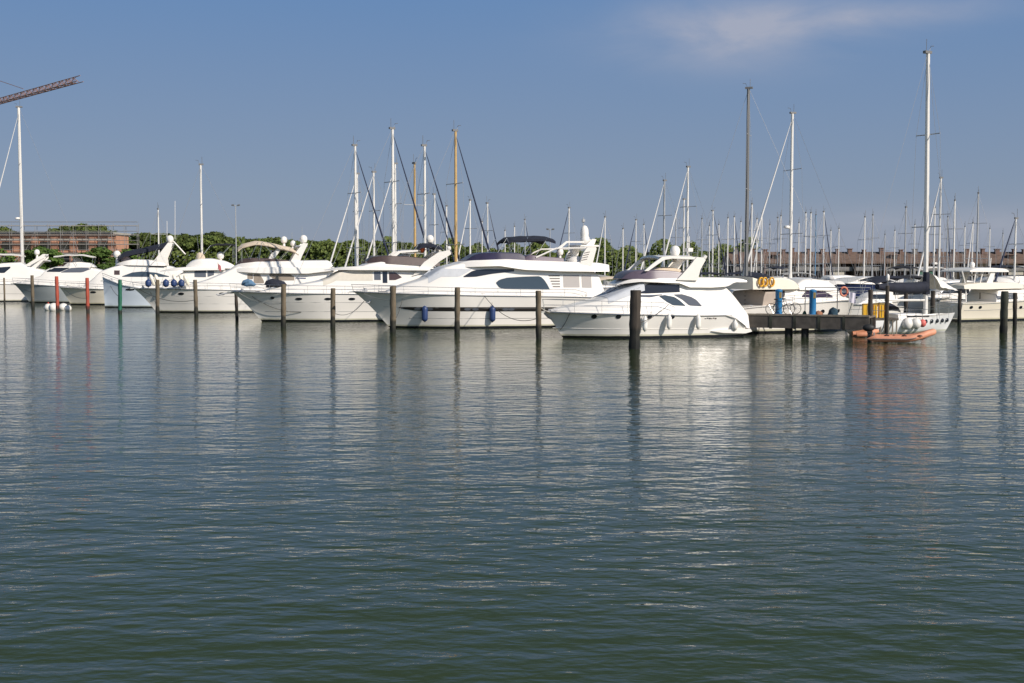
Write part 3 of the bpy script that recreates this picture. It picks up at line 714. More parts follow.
fender(B7, 426, 314, 1.0, .21, BLUEF, 'blue fender hanging nearest the bow of the largest yacht, left of the tall pile', 'blue fenders on the largest yacht')
fender(B7, 492.5, 314, 1.0, .21, BLUEF, 'blue fender hanging amidships on the largest yacht below its rail', 'blue fenders on the largest yacht')

# ---- the sleek yacht nearest the camera
B8 = Boat('motor_yacht', 'sleek white motor yacht nearest the camera with swept radar arch and white fenders', (563, 338), (543, 311), 746, 15, 4.1, GRP, full=.42)
B8.hull(H_WHITE, [(600, 313), (650, 314), (700, 315), (729, 314.5), (738, 319), (743, 324), (750, 328)], flare=.90)
B8.spray(.05, .8, .38, r=.02, m=mat('white_gelcoat', (0, 0, 0)))
h = House(B8, 'deckhouse', [(550, 309.6), (572, 304), (590, 299.6), (599, 297), (618, 288.3), (638, 280.4), (655, 279.6), (715, 283), (722, 290), (731, 301), (738, 312)], 1.75, 4.6, .25, smooth=.28, tumble=.2)
xa = B8.mid([(600, 296)])[0][0]; xb = B8.mid([(636, 282)])[0][0]
h.wrap('windscreen', xa, xb, .70, m=COVER)
h.window('windscreen', [(612, 292.4), (622, 287.6), (640, 284.6)], [(612, 293.2), (632, 293.6), (640, 290)], COVER)
h.window('side_window', [(633, 292), (640, 286.5), (650, 283.2), (661, 282.8), (682, 285.2)], [(633, 293.2), (648, 293.6), (682, 292.2)], GLASS, n=18)
h.window('side_window', [(642, 295), (652, 295), (664, 294.4)], [(642, 297), (652, 297.4), (664, 295)], GLASSG)
h.window('cockpit_window', [(661, 296), (666, 295), (676, 297), (681, 300.5), (686, 305.3)], [(661, 296.6), (668, 302), (674, 305.4), (686, 306)], mat('blue_grey_glass', (0, 0, 0)), n=14)
h.window('cockpit_window', [(676, 294.5), (684, 294.2), (693, 297), (698, 300), (702.5, 305.6)], [(676, 295.2), (684, 300), (690, 305.6), (702.5, 306.4)], GLASSG, n=14)
for dx in (0, 5):
    a = B8.P(601+dx, 293); 
    B8.pole('windscreen_wiper', (602+dx, 293.5), (611+dx, 288.5), B8.near*.9, .018, BLACKC)
fb = House(B8, 'flybridge', [(611, 284.5), (622, 279.2), (640, 277), (680, 276.8), (712, 277), (730, 278), (735, 280)], 1.62, 2.6, .05, bottom=[(611, 285.2), (640, 281.8), (680, 283.2), (690, 287.4), (712, 287.6), (728, 286.4), (735, 282)], r=.12, tumble=.15, crown=.05, w0=.5)
fs = House(B8, 'flybridge_screen', [(617, 278.4), (622, 272), (630, 269.8), (650, 269.3), (668, 270.5), (683, 275)], 1.55, 1.8, .1, bottom=[(617, 279), (683, 278.5)], m=PURP, r=.06, tumble=.2, w0=.5)
fc = House(B8, 'seat_cover', [(640, 271), (652, 267.5), (668, 266.8), (678, 270), (682, 274)], 1.1, 1., .1, bottom=[(640, 276), (682, 276)], m=TAN, r=.2, tumble=.2)
B8.arch([(676, 280), (697, 280.5), (700, 269), (705, 260), (703.5, 257.5), (696, 257.2), (689, 266), (682, 274)], 1.6, .2)
B8.arch([(648, 271), (655, 266), (664, 259.8), (672, 258.6), (698, 259.6), (698, 257.2), (670, 256), (662, 256.8), (652, 264), (644, 271)], 1.5, .12, name='arch_frame')
B8.dome(675, 250.5, .30, .3, post=.35); x, z = B8.P(689, 249)
u = MB(); u.tube([(x, 0, z-.6), (x, 0, z+.75)], .03, 6); u.box((x, 0, z-.05), (.30, .5, .22)); u.tube([(x, -.3, z+.4), (x, .3, z+.4)], .02, 5); u.build('radar_scanner', ALU, B8.root)
u = MB(); a = B8.side([(704, 256.5)], .8)[0]; u.tube([(a[0], B8.near*1.6, a[1]-.1), (a[0]+.1, B8.near*1.6, a[1]+.05)], .12, 8); u.build('floodlight', GEL, B8.root)
for px in (595, 619, 650, 672.5): B8.port(px, 316.7, .15, .13, GLASS)
B8.rail(.1, B8.L*.62, .68, 1.25)
pp = B8.P(735, 330, B8.near*1.2); u = MB(); u.plate([B8.P(*p, B8.near*1.9) for p in ((712, 331.2), (720, 329.8), (751, 328.8), (752.5, 331.5), (746, 333.4), (724, 333))], 0, 3.7); u.build('swim_platform', GEL, B8.root)
for x_, l_ in ((644, 'left of the three white fenders on the sleek nearest yacht, beside the dark thick pile'), (668, 'middle white fender on the side of the sleek nearest yacht'), (697, 'rightmost of the three white fenders on the sleek nearest yacht')):
    fender(B8, x_, 322 if x_ > 650 else 324, .75, .15, WHITEF, l_, 'white fenders on the nearest yacht', off=.12)
fender(B8, 735, 325.5, .5, .17, WHITEF, 'round white fender at the stern corner of the sleek nearest yacht', off=-.05)
B8.bar('anchor', [(.1, 0, B8.zb-.1), (.35, 0, B8.zb-.35), (.75, 0, B8.zb-.55)], .09, ALUG)
for i in range(3):
    u = MB(); x, z = B8.side([(702+i*6, 318.5)])[0]
    for j in range(3): u.box((x+j*.14-.15, B8.near*(B8.hull_y(x, z)+.006), z+.02*(j % 2)), (.1, .012, .07))
    if i: u.build('hull_emblem', BLACKC if i == 1 else GLASSB, B8.root, flat=True)

# ---- yacht with small navy bimini, left of the largest
B6 = Boat('motor_yacht', 'white yacht left of the largest, beige cover over its windscreen, small navy bimini', (262, 321.5), (230, 291), 462, 14, 4.7, GRP, full=.42)
B6.hull(H_WHITE, [(262, 292), (300, 293), (350, 293.5), (395, 294), (460, 295)], flare=.90)
B6.spray(.08, .98, .68, r=.014); B6.spray(.15, .98, .36, r=.016)
for px in (272.5, 299, 328, 352, 380, 410): B6.port(px, 298 if px < 280 else 299, .26 if px > 280 else .15, .10)
h = House(B6, 'deckhouse', [(258, 291.6), (275, 287), (300, 283.5), (319, 280), (328, 277), (337, 271), (352, 267.8), (366, 263), (385, 259.5), (408, 261), (432, 266), (452, 273), (457, 286), (459, 295)], 2.0, 5, .35)
xa = B6.mid([(321, 279)])[0][0]; xb = B6.mid([(338, 270.3)])[0][0]; h.wrap('windscreen', xa, xb+.2, .72, m=COVERB)
h.window('windscreen', [(332, 275), (338, 271.6), (373, 271.4)], [(332, 280.4), (352, 280.8), (373, 280.8)], COVERB)
h.window('side_window', [(374.5, 271.6), (381, 271.4)], [(374.5, 280), (381, 280)], GLASSG, n=3)
h.window('cabin_door', [(383, 271.4), (387.6, 271.4)], [(383, 283), (387.6, 283)], GLASS, n=3)
h.window('side_window', [(389.5, 272), (396, 272.4), (402, 277)], [(389.5, 280.2), (396, 280), (402, 277.6)], GLASSB)
u = House(B6, 'brow', [(325, 269.8), (340, 267), (366, 265.8), (400, 266.5), (430, 269)], 2.15, 2.5, .1, bottom=[(325, 270.4), (345, 270), (400, 270.3), (430, 270.5)], r=.05, tumble=.1, crown=.03, w0=.55)
u = House(B6, 'flybridge_coaming', [(366, 261), (369, 256.6), (385, 255.2), (405, 256), (424, 258), (436, 263)], 1.7, 1.6, .1, bottom=[(366, 263), (436, 266)], m=mat('brown_tinted_screen', (.075, .05, .045), .4, noise=.2), r=.06, tumble=.2, w0=.5)
B6.arch([(412, 276), (424, 262), (438, 252.5), (449.5, 250), (451, 254), (440, 261), (428, 271)], 1.75, .2)
B6.arch([(385, 262), (389, 258), (398, 251), (418, 250), (418, 251.5), (400, 253), (392, 260)], 1.3, .08, name='windscreen_frame')
B6.bimini([(415.5, 246.6), (419, 243.4), (430, 242.6), (440, 246)], 1.25, .14, NAVY, [((418, 245), (408, 258)), ((438, 245), (430, 258)), ((438, 245), (446, 252))])
B6.dome(430, 238.8, .31, .2, post=.35); B6.dome(449, 248, .17, .9, post=.2, name='radar_scanner'); B6.dome(438, 249, .2, -.4, post=.3, name='radar_scanner')
u = MB(); x, z = B6.P(421, 249); u.ball((x, -.4, z), .26, 1.2); u.build('life_vest', mat('orange_vinyl', (.75, .14, .03), .6), B6.root)
u = House(B6, 'helm_seat', [(394, 260), (398, 254.5), (408, 253), (412, 257), (414, 262)], .8, .6, .1, bottom=[(394, 263), (414, 264)], m=WCANV)
for px, m_, ln in ((268, NAVY, 1.2), (276, NAVY, .9)):
    x, z = B6.P(px+3, 286, B6.near*.9)
B6.rail(.1, B6.L*.8, .55, 1.3)
B6.bar('anchor', [(.3, 0, B6.zb-.12), (-.4, 0, B6.zb-.18), (-.85, .0, B6.zb-.32), (-1.0, 0, B6.zb-.22)], .07, ALUG)
def bundle(bt, px, py, d, m, label, cat, yoff=1.0, n=3, kind='fender_bundle', seed=1):
    rnd = random.Random(seed); x, z = bt.P(px, py, bt.near*yoff); p = bt.world(x, bt.near*yoff, z)
    mb = MB()
    for i in range(n):
        c = (rnd.uniform(-.25, .25)*d, rnd.uniform(-.2, .2)*d, rnd.uniform(-.08, .12)*d); t = rnd.uniform(-.4, .4)
        pr = [Vector((-.45*d, 0, -.10*d+t*.1)), Vector((-.3*d, 0, 0)), Vector((0, 0, .08*d)), Vector((.3*d, 0, .02*d)), Vector((.48*d, 0, t*.12*d))]
        mb.tube([q+Vector(c) for q in pr], [.03, .16*d, .20*d, .17*d, .03], 9)
    o = mb.build(kind, m); o.location = p; o.rotation_euler = (0, 0, bt.a); return tag(o, label, cat)
bundle(B6, 249, 283.8, .95, mat('light_blue_canvas', (.08, .16, .26), .8, noise=.3, nscale=4), 'light blue canvas bundle on the foredeck of the yacht with the beige windscreen cover', 'bundle', seed=3, kind='canvas_bundle')
bundle(B6, 276, 285, 1.3, NAVY, 'navy canvas bundle on the foredeck of the yacht with the beige windscreen cover', 'bundle', seed=4, kind='canvas_bundle')

# ---- yacht with tan bimini
B5 = Boat('motor_yacht', 'white yacht with a tan bimini over the flybridge and two domes on its arch', (157, 312.6), (132.5, 288), 352, 14, 4.6, GRP, full=.40)
B5.hull(H_WHITE, [(160, 288.3), (200, 289), (250, 290), (300, 291), (350, 292)], flare=.90)
B5.spray(.06, .98, .70, r=.014); B5.spray(.1, .98, .38, r=.014)
for px in (181, 222, 262): B5.port(px, 293.8, .27, .12)
h = House(B5, 'deckhouse', [(166, 288), (188, 284.5), (205, 280), (222, 273), (236, 266), (255, 263.4), (300, 264), (336, 267), (341, 278), (345, 291)], 2.0, 5.5, .35)
h.window('side_window', [(247.5, 274), (253, 274)], [(247.5, 279), (253, 279)], mat('taupe_blind', (.24, .20, .16), .6), n=2)
h.window('side_window', [(253.8, 274), (260, 274), (264, 281)], [(253.8, 283), (260, 283.4), (264, 283.2)], mat('taupe_blind', (.24, .20, .16), .6), n=5)
h.window('side_window', [(269.5, 273.4), (290, 273.8), (294.5, 277)], [(269.5, 276), (276, 280.6), (294.5, 280.4)], mat('taupe_blind', (.24, .20, .16), .6))
h.window('blue_panel', [(295.5, 277.6), (306, 277.9)], [(295.5, 278.6), (306, 278.9)], BLUEF, n=2)
u = House(B5, 'brow', [(228, 270.6), (240, 267.6), (260, 266.6), (330, 267.4), (333, 270)], 2.15, 2.5, .1, bottom=[(228, 271.2), (260, 273.2), (308, 273.6), (333, 270.6)], r=.05, tumble=.1, crown=.03, w0=.55)
u = House(B5, 'flybridge', [(231, 268), (238, 263.5), (255, 261.2), (290, 260.5), (310, 260.2), (330, 260.0), (331, 266)], 1.95, 2.2, .1, bottom=[(231, 268.6), (331, 267.4)], r=.1, tumble=.15, w0=.5)
u = House(B5, 'flybridge_screen', [(236, 264), (240, 259), (252, 257.6), (270, 258.4), (288, 260)], 1.7, 1.6, .1, bottom=[(236, 265), (288, 262)], m=mat('brown_tinted_screen', (0, 0, 0)), r=.05, w0=.5)
B5.bimini([(237.5, 247.5), (242, 243.5), (254, 240.6), (266, 241.4), (280, 245), (291, 246.8), (297.5, 251)], 1.75, .07, TAN, [((242, 244), (242, 262)), ((262, 242), (259, 260)), ((262, 242), (278, 260)), ((292, 247), (280, 260)), ((258, 242), (250, 259))], sag=.35)
B5.arch([(289, 264), (299, 264), (302, 256), (308, 243.5), (303, 243), (296, 252)], 1.6, .2)
B5.arch([(268, 260), (275, 258), (281, 249), (277, 249), (271, 254)], 1.4, .14, name='arch_frame')
B5.dome(303.5, 238.8, .36, -.7, post=.3); B5.dome(284, 239.6, .31, .9, post=.5); B5.dome(293, 243.2, .26, .1, post=.2, name='radar_scanner')
B5.bar('antenna', [(*[B5.P(292, 241)[0], 0], B5.P(292, 241)[1]), (*[B5.P(292, 232)[0], 0], B5.P(292, 232)[1])], .02)
B5.bar('antenna', [(*[B5.P(302, 236)[0], 0], B5.P(302, 236)[1]), (*[B5.P(302, 226)[0], 0], B5.P(302, 226)[1])], .02)
B5.rail(.1, B5.L*.6, .55, 1.3, inset=.15)
for i, px in enumerate((148.5, 166, 174, 181.5)):
    fender(B5, px, 283.2, .62, .27, BLUEF, ('blue fender at the bow rail of the tan bimini yacht, leftmost of four', 'blue fender at the bow rail of the tan bimini yacht, second of four', 'blue fender at the bow rail of the tan bimini yacht, third of four', 'blue fender at the bow rail of the tan bimini yacht, rightmost of four')[i], 'blue fenders on the bow rail')
for i, px in enumerate((153, 158, 176, 182.5, 187)):
    x, z = B5.side([(px, 281)], .8)[0]; e = empty('fender', B5.world(x, B5.near*(B5.b(x)-.05), z), B5.a, 'cream fender stowed in the bow rail of the tan bimini yacht, ' + ('leftmost of five', 'second of five', 'middle one of five', 'fourth of five', 'rightmost of five')[i], 'fender', 'cream fenders on the bow rail')
    u = MB(); u.tube([(-.24, 0, .60), (-.19, 0, .48), (-.08, 0, .2), (.06, 0, -.2), (.12, 0, -.36), (.15, 0, -.42)], [.04, .15, .18, .18, .13, .03], 9); u.build('body', GELC, e)
u = MB(); a = B5.side([(218, 270)], .5)[0]
fp = empty('ensign', B5.world(a[0], B5.near*1.0, a[1]-1.2), B5.a, 'small red flag hanging above the foredeck of the tan bimini yacht', 'flag')
u.tube([(0, 0, 0), (0, 0, 1.9)], .02, 5); u.build('staff', STEEL, fp)
u = MB(); u.grid([[(.02+.26*i/6+.0*j, .05*math.sin(i*1.3+j), 1.8-.13*j-.30*(i/6)**1.3-.03*math.sin(i)) for i in range(7)] for j in range(5)]); u.build('cloth', mat('faded_red_cloth', (.42, .12, .13), .8), fp)

# ---- yacht with black bimini frame (bow at x=103)
B4 = Boat('motor_yacht', 'white yacht with a tall bow tinted pale blue for shade by the green pile, thin black bimini', (105, 307.6), (102.5, 277), 250, 16, 4.4, GRP, full=.35)
B4.hull(H_SHADE, [(104, 277), (112, 281), (122, 285), (140, 288), (250, 290)], flare=.90)
h = House(B4, 'deckhouse', [(140, 288), (158, 284), (172, 279), (184, 271.5), (192, 267), (205, 264), (230, 265), (243, 270), (247, 288)], 1.9, 4, .35)
h.window('side_window', [(194.5, 271), (198, 269.9), (206, 269.8)], [(194.5, 277), (198, 277.2), (206, 277.2)], GLASSG, n=4)
h.window('side_window', [(207.6, 269.8), (214, 270.2)], [(207.6, 277), (214, 275)], GLASSG, n=4)
u = House(B4, 'brow', [(160, 271), (172, 268), (190, 266.6), (224, 267.4)], 2.0, 2.2, .1, bottom=[(160, 271.6), (180, 270.6), (224, 270)], r=.04, tumble=.1, w0=.5)
u = House(B4, 'flybridge', [(186, 266), (190, 261.5), (198, 258.4), (212, 258.2), (226, 261), (234, 265), (236, 268)], 1.75, 1.8, .1, bottom=[(186, 267), (236, 268.8)], w0=.5)
B4.bimini([(209.5, 245.4), (215, 243.4), (232, 243.4), (235, 245)], 1.3, .10, BLACKC, [((211, 245), (204, 254)), ((231, 245), (223, 254)), ((234, 245), (234, 262))], sag=.1)
B4.dome(220.5, 255.2, .38, .2, post=.3)
u = House(B4, 'helm_seat', [(196, 257), (196.6, 252), (203, 252.4), (205, 257.5)], .6, .4, .1, bottom=[(196, 260), (205, 260)], m=TAN)
B4.port(130, 289.5, .45, .12); B4.rail(.1, B4.L*.6, .45, 1.4)
B4.pole('antenna', (199, 253), (197, 236), .8, .015)

# ---- dark bimini yacht (bow at x=59)
B3 = Boat('motor_yacht', 'white yacht with a long sloping navy canopy running up to a domed arch', (71, 304.8), (59, 287), 188, 14, 4.4, GRP, full=.42)
B3.hull(H_CREAM, [(72, 287.6), (104, 289), (188, 290.5)], flare=.90)
B3.port(93, 292.2, .32, .12)
h = House(B3, 'deckhouse', [(82, 287.5), (94, 278), (101, 271), (112, 267), (126, 263.5), (150, 262.5), (172, 266), (184, 271), (190, 280), (191, 290)], 1.9, 3, .35)
h.window('side_window', [(122, 276.2), (132, 272.4), (142, 271.4), (156, 272.6), (169, 276.2)], [(122, 276.8), (140, 276.9), (169, 276.9)], mat('blue_grey_glass', (0, 0, 0)), n=14)
h.window('side_window', [(114, 270.4), (119.5, 270.4)], [(114, 274.8), (119.5, 274.8)], GLASSB, n=3)
h.window('side_window', [(148, 267), (152, 263.8), (166, 263.8)], [(148, 267.5), (166, 267)], GLASSB)
u = House(B3, 'flybridge', [(117, 263.6), (124, 261), (134, 259), (150, 259.6), (166, 262)], 1.7, 1.6, .1, bottom=[(117, 265), (166, 266)], w0=.5)
B3.bimini([(118.5, 256), (124, 251.4), (135, 249.2), (150, 246), (160, 243.6), (168, 241.4)], 1.55, .32, NAVY, [((121, 254), (117, 262)), ((145, 249), (140, 261)), ((160, 244), (150, 261))], sag=.3)
B3.arch([(152, 263), (168, 265.5), (167, 258), (172, 246), (173, 242.6), (168, 242.6), (160, 253)], 1.5, .18)
u = MB()
for sg in (-1, 1):
    a = B3.P(173, 241, -1.4); c = B3.P(185, 254, -1.4); u.tube([(a[0], sg*1.4, a[1]), (c[0], sg*1.4, c[1])], .07, 6)
u.build('arch_strut', GEL, B3.root)
B3.dome(170, 238.8, .40, 0, post=.3); B3.dome(117, 254, .40, 1.2, GEL, post=1.1); u = House(B3, 'seat_cover', [(121, 259), (122, 255.5), (126, 254), (130, 257), (131, 260)], .7, .4, .1, bottom=[(121, 261), (131, 261)], m=mat('mauve_canvas', (.45, .36, .38), .8))
B3.rail(.1, B3.L*.6, .5, 1.3); B3.bar('antenna', [(*[B3.P(175, 239)[0], 0], B3.P(175, 239)[1]), (*[B3.P(175, 201)[0], 0], B3.P(175, 201)[1])], .03, ALU)
B3.bar('antenna', [(*[B3.P(167, 245)[0], 0], B3.P(167, 245)[1]), (*[B3.P(167, 221)[0], 0], B3.P(167, 221)[1])], .03, ALU)

# ---- grey hull cruiser (bow at x=13)
B2 = Boat('motor_yacht', 'cruiser with a dark grey hull, black side windows and a thin white hardtop', (30, 302.8), (12.5, 283), 128, 14, 4.0, GRP, full=.42)
B2.hull(H_GREY, [(30, 284), (60, 286), (128, 288)], flare=.90)
h = House(B2, 'deckhouse', [(20, 283), (30, 279), (42, 275.5), (47, 269), (58, 266.3), (88, 266.2), (104, 270), (112, 278), (116, 288)], 1.8, 3.5, .3)
h.window('side_window', [(46.5, 271), (52, 267.8), (69, 267.6)], [(46.5, 271.8), (60, 272), (69, 268.2)], GLASS)
h.window('side_window', [(61, 272), (70, 268), (80, 267.4), (90.5, 267.6)], [(61, 272.6), (82, 272.4), (90.5, 269)], GLASSG)
B2.bimini([(55, 256), (66, 254.2), (85, 254.2), (95, 256.4)], 1.5, .10, WCANV, [((72, 255), (69, 266)), ((72, 255), (77, 266)), ((93, 256), (92, 267))], name='hardtop', sag=.08)
u = House(B2, 'flybridge', [(64, 266), (68, 262.6), (80, 261.6), (92, 263), (96, 267)], 1.3, 1, .1, bottom=[(64, 267), (96, 267.4)], w0=.5)
u = House(B2, 'helm_seat', [(72, 262), (74, 257), (80, 257.5), (82, 262)], .5, .4, .1, bottom=[(72, 263), (82, 263)], m=GREYC)
B2.rail(.1, B2.L*.7, .6, 1.3)
# ---- leftmost cruiser, bow beyond the frame
B1 = Boat('motor_yacht', 'white cruiser cut by the left edge with a slanted double radar arch and dome', (-36, 301.6), (-50, 283), 62, 14, 4.2, GRP, full=.42)
B1.hull(H_WHITE, [(-20, 283.4), (62, 285)], flare=.90); B1.spray(.2, .98, .45)
h = House(B1, 'deckhouse', [(-40, 283), (-20, 277), (-6, 266), (2, 263), (23, 262), (28, 266), (46, 270), (56, 278), (58, 285)], 1.8, 3.5, .3)
h.window('side_window', [(-14, 272.6), (-4, 267.4), (10, 266.6)], [(-14, 273), (4, 273), (10, 268)], GLASS)
B1.arch([(24, 266), (29, 266), (44, 258), (46, 254), (43, 254)], 1.3, .14); B1.arch([(30, 268), (35, 269), (46, 258), (46, 256)], 1.2, .14, name='arch_frame')
B1.dome(37, 252, .33, .2, post=.5)
B1.bimini([(-12, 255), (0, 253.4), (20, 254), (24, 255.4)], 1.4, .12, WCANV, [((2, 254), (-3, 264)), ((20, 255), (14, 263))], name='hardtop', sag=.08)
B1.rail(.1, B1.L*.9, .5, 1.3)

# ---- flybridge cruiser behind the pier, seen from its quarter, bow to the right
B9 = Boat('motor_yacht', 'cream flybridge cruiser behind the wooden pier with yellow coils on its flybridge', (848, 329.5), (855, 299), 742, 204, 4.3, 'motor boats around the wooden pier', full=.45)
B9.hull(H_WHITE, [(842, 300), (800, 303), (760, 306), (742, 308)], flare=.90)
h = House(B9, 'deckhouse', [(846, 299), (838, 297), (829, 290.5), (822, 288.5), (808, 288), (790, 288), (765, 288), (762, 290), (761, 307)], 1.75, 3, .3)
h.window('side_window', [(802.5, 296.4), (808, 290), (822, 289.4), (833, 296)], [(802.5, 297), (818, 297.6), (833, 297.6)], mat('violet_dark_glass', (.045, .03, .055), .1))
h.window('saloon_opening', [(763.5, 291), (786, 291)], [(763.5, 309), (772, 309.4), (782, 301), (786, 295)], mat('dark_interior', (.02, .02, .03), .7), n=6)
u = House(B9, 'aft_bulkhead', [(763, 289), (746, 290), (745.5, 308)], 1.75, .3, .1, bottom=[(763, 310), (745.5, 311)], m=mat('taupe_panel', (.36, .30, .25), .6, noise=.06), r=.05, tumble=0, w0=.95)
for i in range(4): u.window('slat', [(748, 292.5+i*4), (761, 292.2+i*4)], [(748, 293.1+i*4), (761, 292.8+i*4)], GLASSB, n=2)
u = House(B9, 'flybridge', [(784, 286), (778, 281), (770, 277), (760, 276.2), (752, 278.2), (743, 279), (737, 276.4), (735, 276)], 1.95, .8, .1, bottom=[(784, 289.4), (760, 289.6), (746, 289.4), (740, 284), (735, 277)], m=GELC, r=.08, tumble=.05, w0=.8, clampb=False)
u = House(B9, 'navy_cushion', [(759, 277), (756, 275.6), (746, 276), (743, 278.4)], 1.5, .4, .1, bottom=[(759, 280), (743, 280)], m=NAVY, r=.08, tumble=.1, w0=.8, clampb=False)
u = House(B9, 'cabin_roof', [(829, 290), (822, 284), (814, 279.6), (800, 277.8), (789, 278.4), (783, 283)], 1.75, 1.6, .1, bottom=[(829, 290.6), (783, 289.4)], r=.25, tumble=.25, w0=.5)
for x_, y_ in ((781, 282), (776, 285)): B9.pole('stair_rail', (x_, y_), (x_+2, y_-7), B9.near*1.2, .02)
B9.port(824, 311.6, .17, .13); B9.port(841, 311, .15, .13)
B9.rail(.1, B9.L*.75, .5, 1.2)
for i, px in enumerate((757, 761, 768)):
    x, z = B9.side([(px, 281.6)], .8)[0]; u = MB()
    for j in range(3): u.tube([(x+.17*math.cos(q*.5236), B9.near*(2.02+.03*j), z-.02+.27*math.sin(q*.5236)) for q in range(12)], .045, 6, closed=True)
    o = u.build('rope_coil', mat('yellow_rope', (.75, .40, .03), .7)); 
    for v in o.data.vertices: v.co = Vector(B9.world(*v.co)) - Vector(B9.world(x, B9.near*2.05, z))
    o.location = B9.world(x, B9.near*2.05, z); tag(o, ('yellow rope coil at the left on the cream cruiser flybridge side', 'yellow rope coil between its two neighbours on the cream cruiser flybridge', 'yellow rope coil at the right on the cream cruiser flybridge side')[i], 'rope coil', 'yellow coils on the flybridge')
def hatch(bt, f, y, w_=.5, m=GLASSG):
    x = bt.L*f; u = MB(); u.box((x, y, bt.z(x)+.035), (w_, w_, .07)); u.build('deck_hatch', m, bt.root, flat=True)
def cleats(bt):
    for f in (.05, .5, .93):
        for sg in (-1, 1):
            x = bt.L*f; y = sg*(bt.b(x)-.14); z = bt.z(x); u = MB(); u.tube([(x-.14, y, z+.09), (x+.14, y, z+.09)], .022, 6); u.tube([(x-.05, y, z-.02), (x-.05, y, z+.09)], .02, 5); u.build('cleat', STEEL, bt.root)
def windlass(bt):
    x = .9; z = bt.z(x); u = MB(); u.lathe((x, .12, z-.02), [(.13, 0), (.13, .06), (.07, .09), (.07, .18), (.11, .20), (.10, .24), (.02, .25)], 12); u.box((x-.35, 0, z+.03), (.5, .16, .06)); u.build('windlass', ALUG, bt.root)
    u = MB(); u.box((.06, 0, z-.03), (.5, .24, .09)); u.build('bow_roller', STEEL, bt.root, flat=True)
for bt in (B1, B2, B3, B4, B5, B6, B7, B8, B9): cleats(bt); windlass(bt); hatch(bt, .12, 0)
for bt, f in ((B5, .30), (B6, .26), (B7, .2), (B3, .2), (B2, .2)): 
    x = bt.L*f; u = MB(); u.box((x, 0, bt.z(x)+.42), (1.7, 1.7, .12)); u.build('sun_pad', mat('grey_sunpad', (.42, .41, .40), .8), bt.root, flat=True) if False else None
# ---- trawler yacht to the right
B10 = Boat('motor_yacht', 'cream flybridge cruiser with a white hardtop left of the green stained pile', (1044, 318.4), (1052, 298), 963, 206, 4.2, 'motor boats around the wooden pier', full=.45)
B10.hull(H_CREAM, [(1040, 299), (1010, 301.5), (980, 303), (963, 303)], flare=.90); B10.spray(.05, .98, .6)
for px in (972, 981, 1022): B10.port(px, 307.4, .16, .12)
h = House(B10, 'deckhouse', [(1036, 299), (1028, 292.5), (1018, 288.5), (1000, 288), (984, 288.6), (981, 291), (980, 303)], 1.6, 2, .35)
h.window('side_window', [(982, 293), (996, 293)], [(982, 299.4), (996, 299.6)], mat('taupe_blind', (0, 0, 0)), n=4)
h.window('side_window', [(998, 293), (1012, 292.6), (1018, 293.4)], [(998, 299.6), (1018, 299.2)], GLASSG, n=4)
u = House(B10, 'flybridge', [(1014, 287), (1004, 282.4), (985, 281.6), (966, 282.2), (951, 283.6), (949, 285)], 1.55, 1.0, .1, bottom=[(1014, 288.6), (985, 289.4), (951, 288.6)], m=GELC, r=.08, w0=.6, clampb=False)
u = House(B10, 'hardtop', [(996, 270.6), (990, 268.2), (975, 267.2), (960, 268), (955, 270.6)], 1.5, .6, .1, bottom=[(996, 272), (955, 271.8)], r=.08, tumble=0, w0=.85, clampb=False)
for p0, p1 in (((962, 271), (965, 283)), ((976, 271), (974, 283)), ((983, 271), (980, 283))):
    for y in (-1.2, 1.2): B10.pole('hardtop_post', p0, p1, y, .055, GEL)
B10.arch([(986, 283), (992, 283), (995, 271), (991, 271)], 1.3, .12); B10.rail(.1, B10.L*.7, .55, 1.2)
B10.pole('cockpit_post', (966, 288), (966, 302), B10.near*1.2, .05, GEL)
B10.pole('radar_mast', (990, 268), (991, 258), 0, .04, ALU); B10.dome(972, 264.6, .22, .2, post=.1, name='radar_scanner')
B11 = Boat('motor_yacht', 'white cruiser at the right edge with a pale arched canopy over its cockpit', (1012, 316.5), (997, 299), 1095, 12, 4.0, 'motor boats around the wooden pier', full=.42)
B11.hull(H_WHITE, [(1020, 300), (1090, 303)]); h = House(B11, 'deckhouse', [(1003, 299), (1012, 294), (1020, 288), (1050, 286), (1080, 290), (1084, 303)], 1.7, 2.5, .3)
h.window('side_window', [(1016, 292), (1022, 289.5), (1040, 289.3)], [(1016, 293.6), (1040, 293.8)], GLASS)
B11.bimini([(989, 279), (996, 276.6), (1010, 277.6), (1026, 282), (1040, 286)], 1.6, .12, WCANV, [((996, 279), (1004, 292)), ((1020, 281), (1014, 292))], sag=.5); B11.rail(.1, B11.L*.7, .55, 1.2)

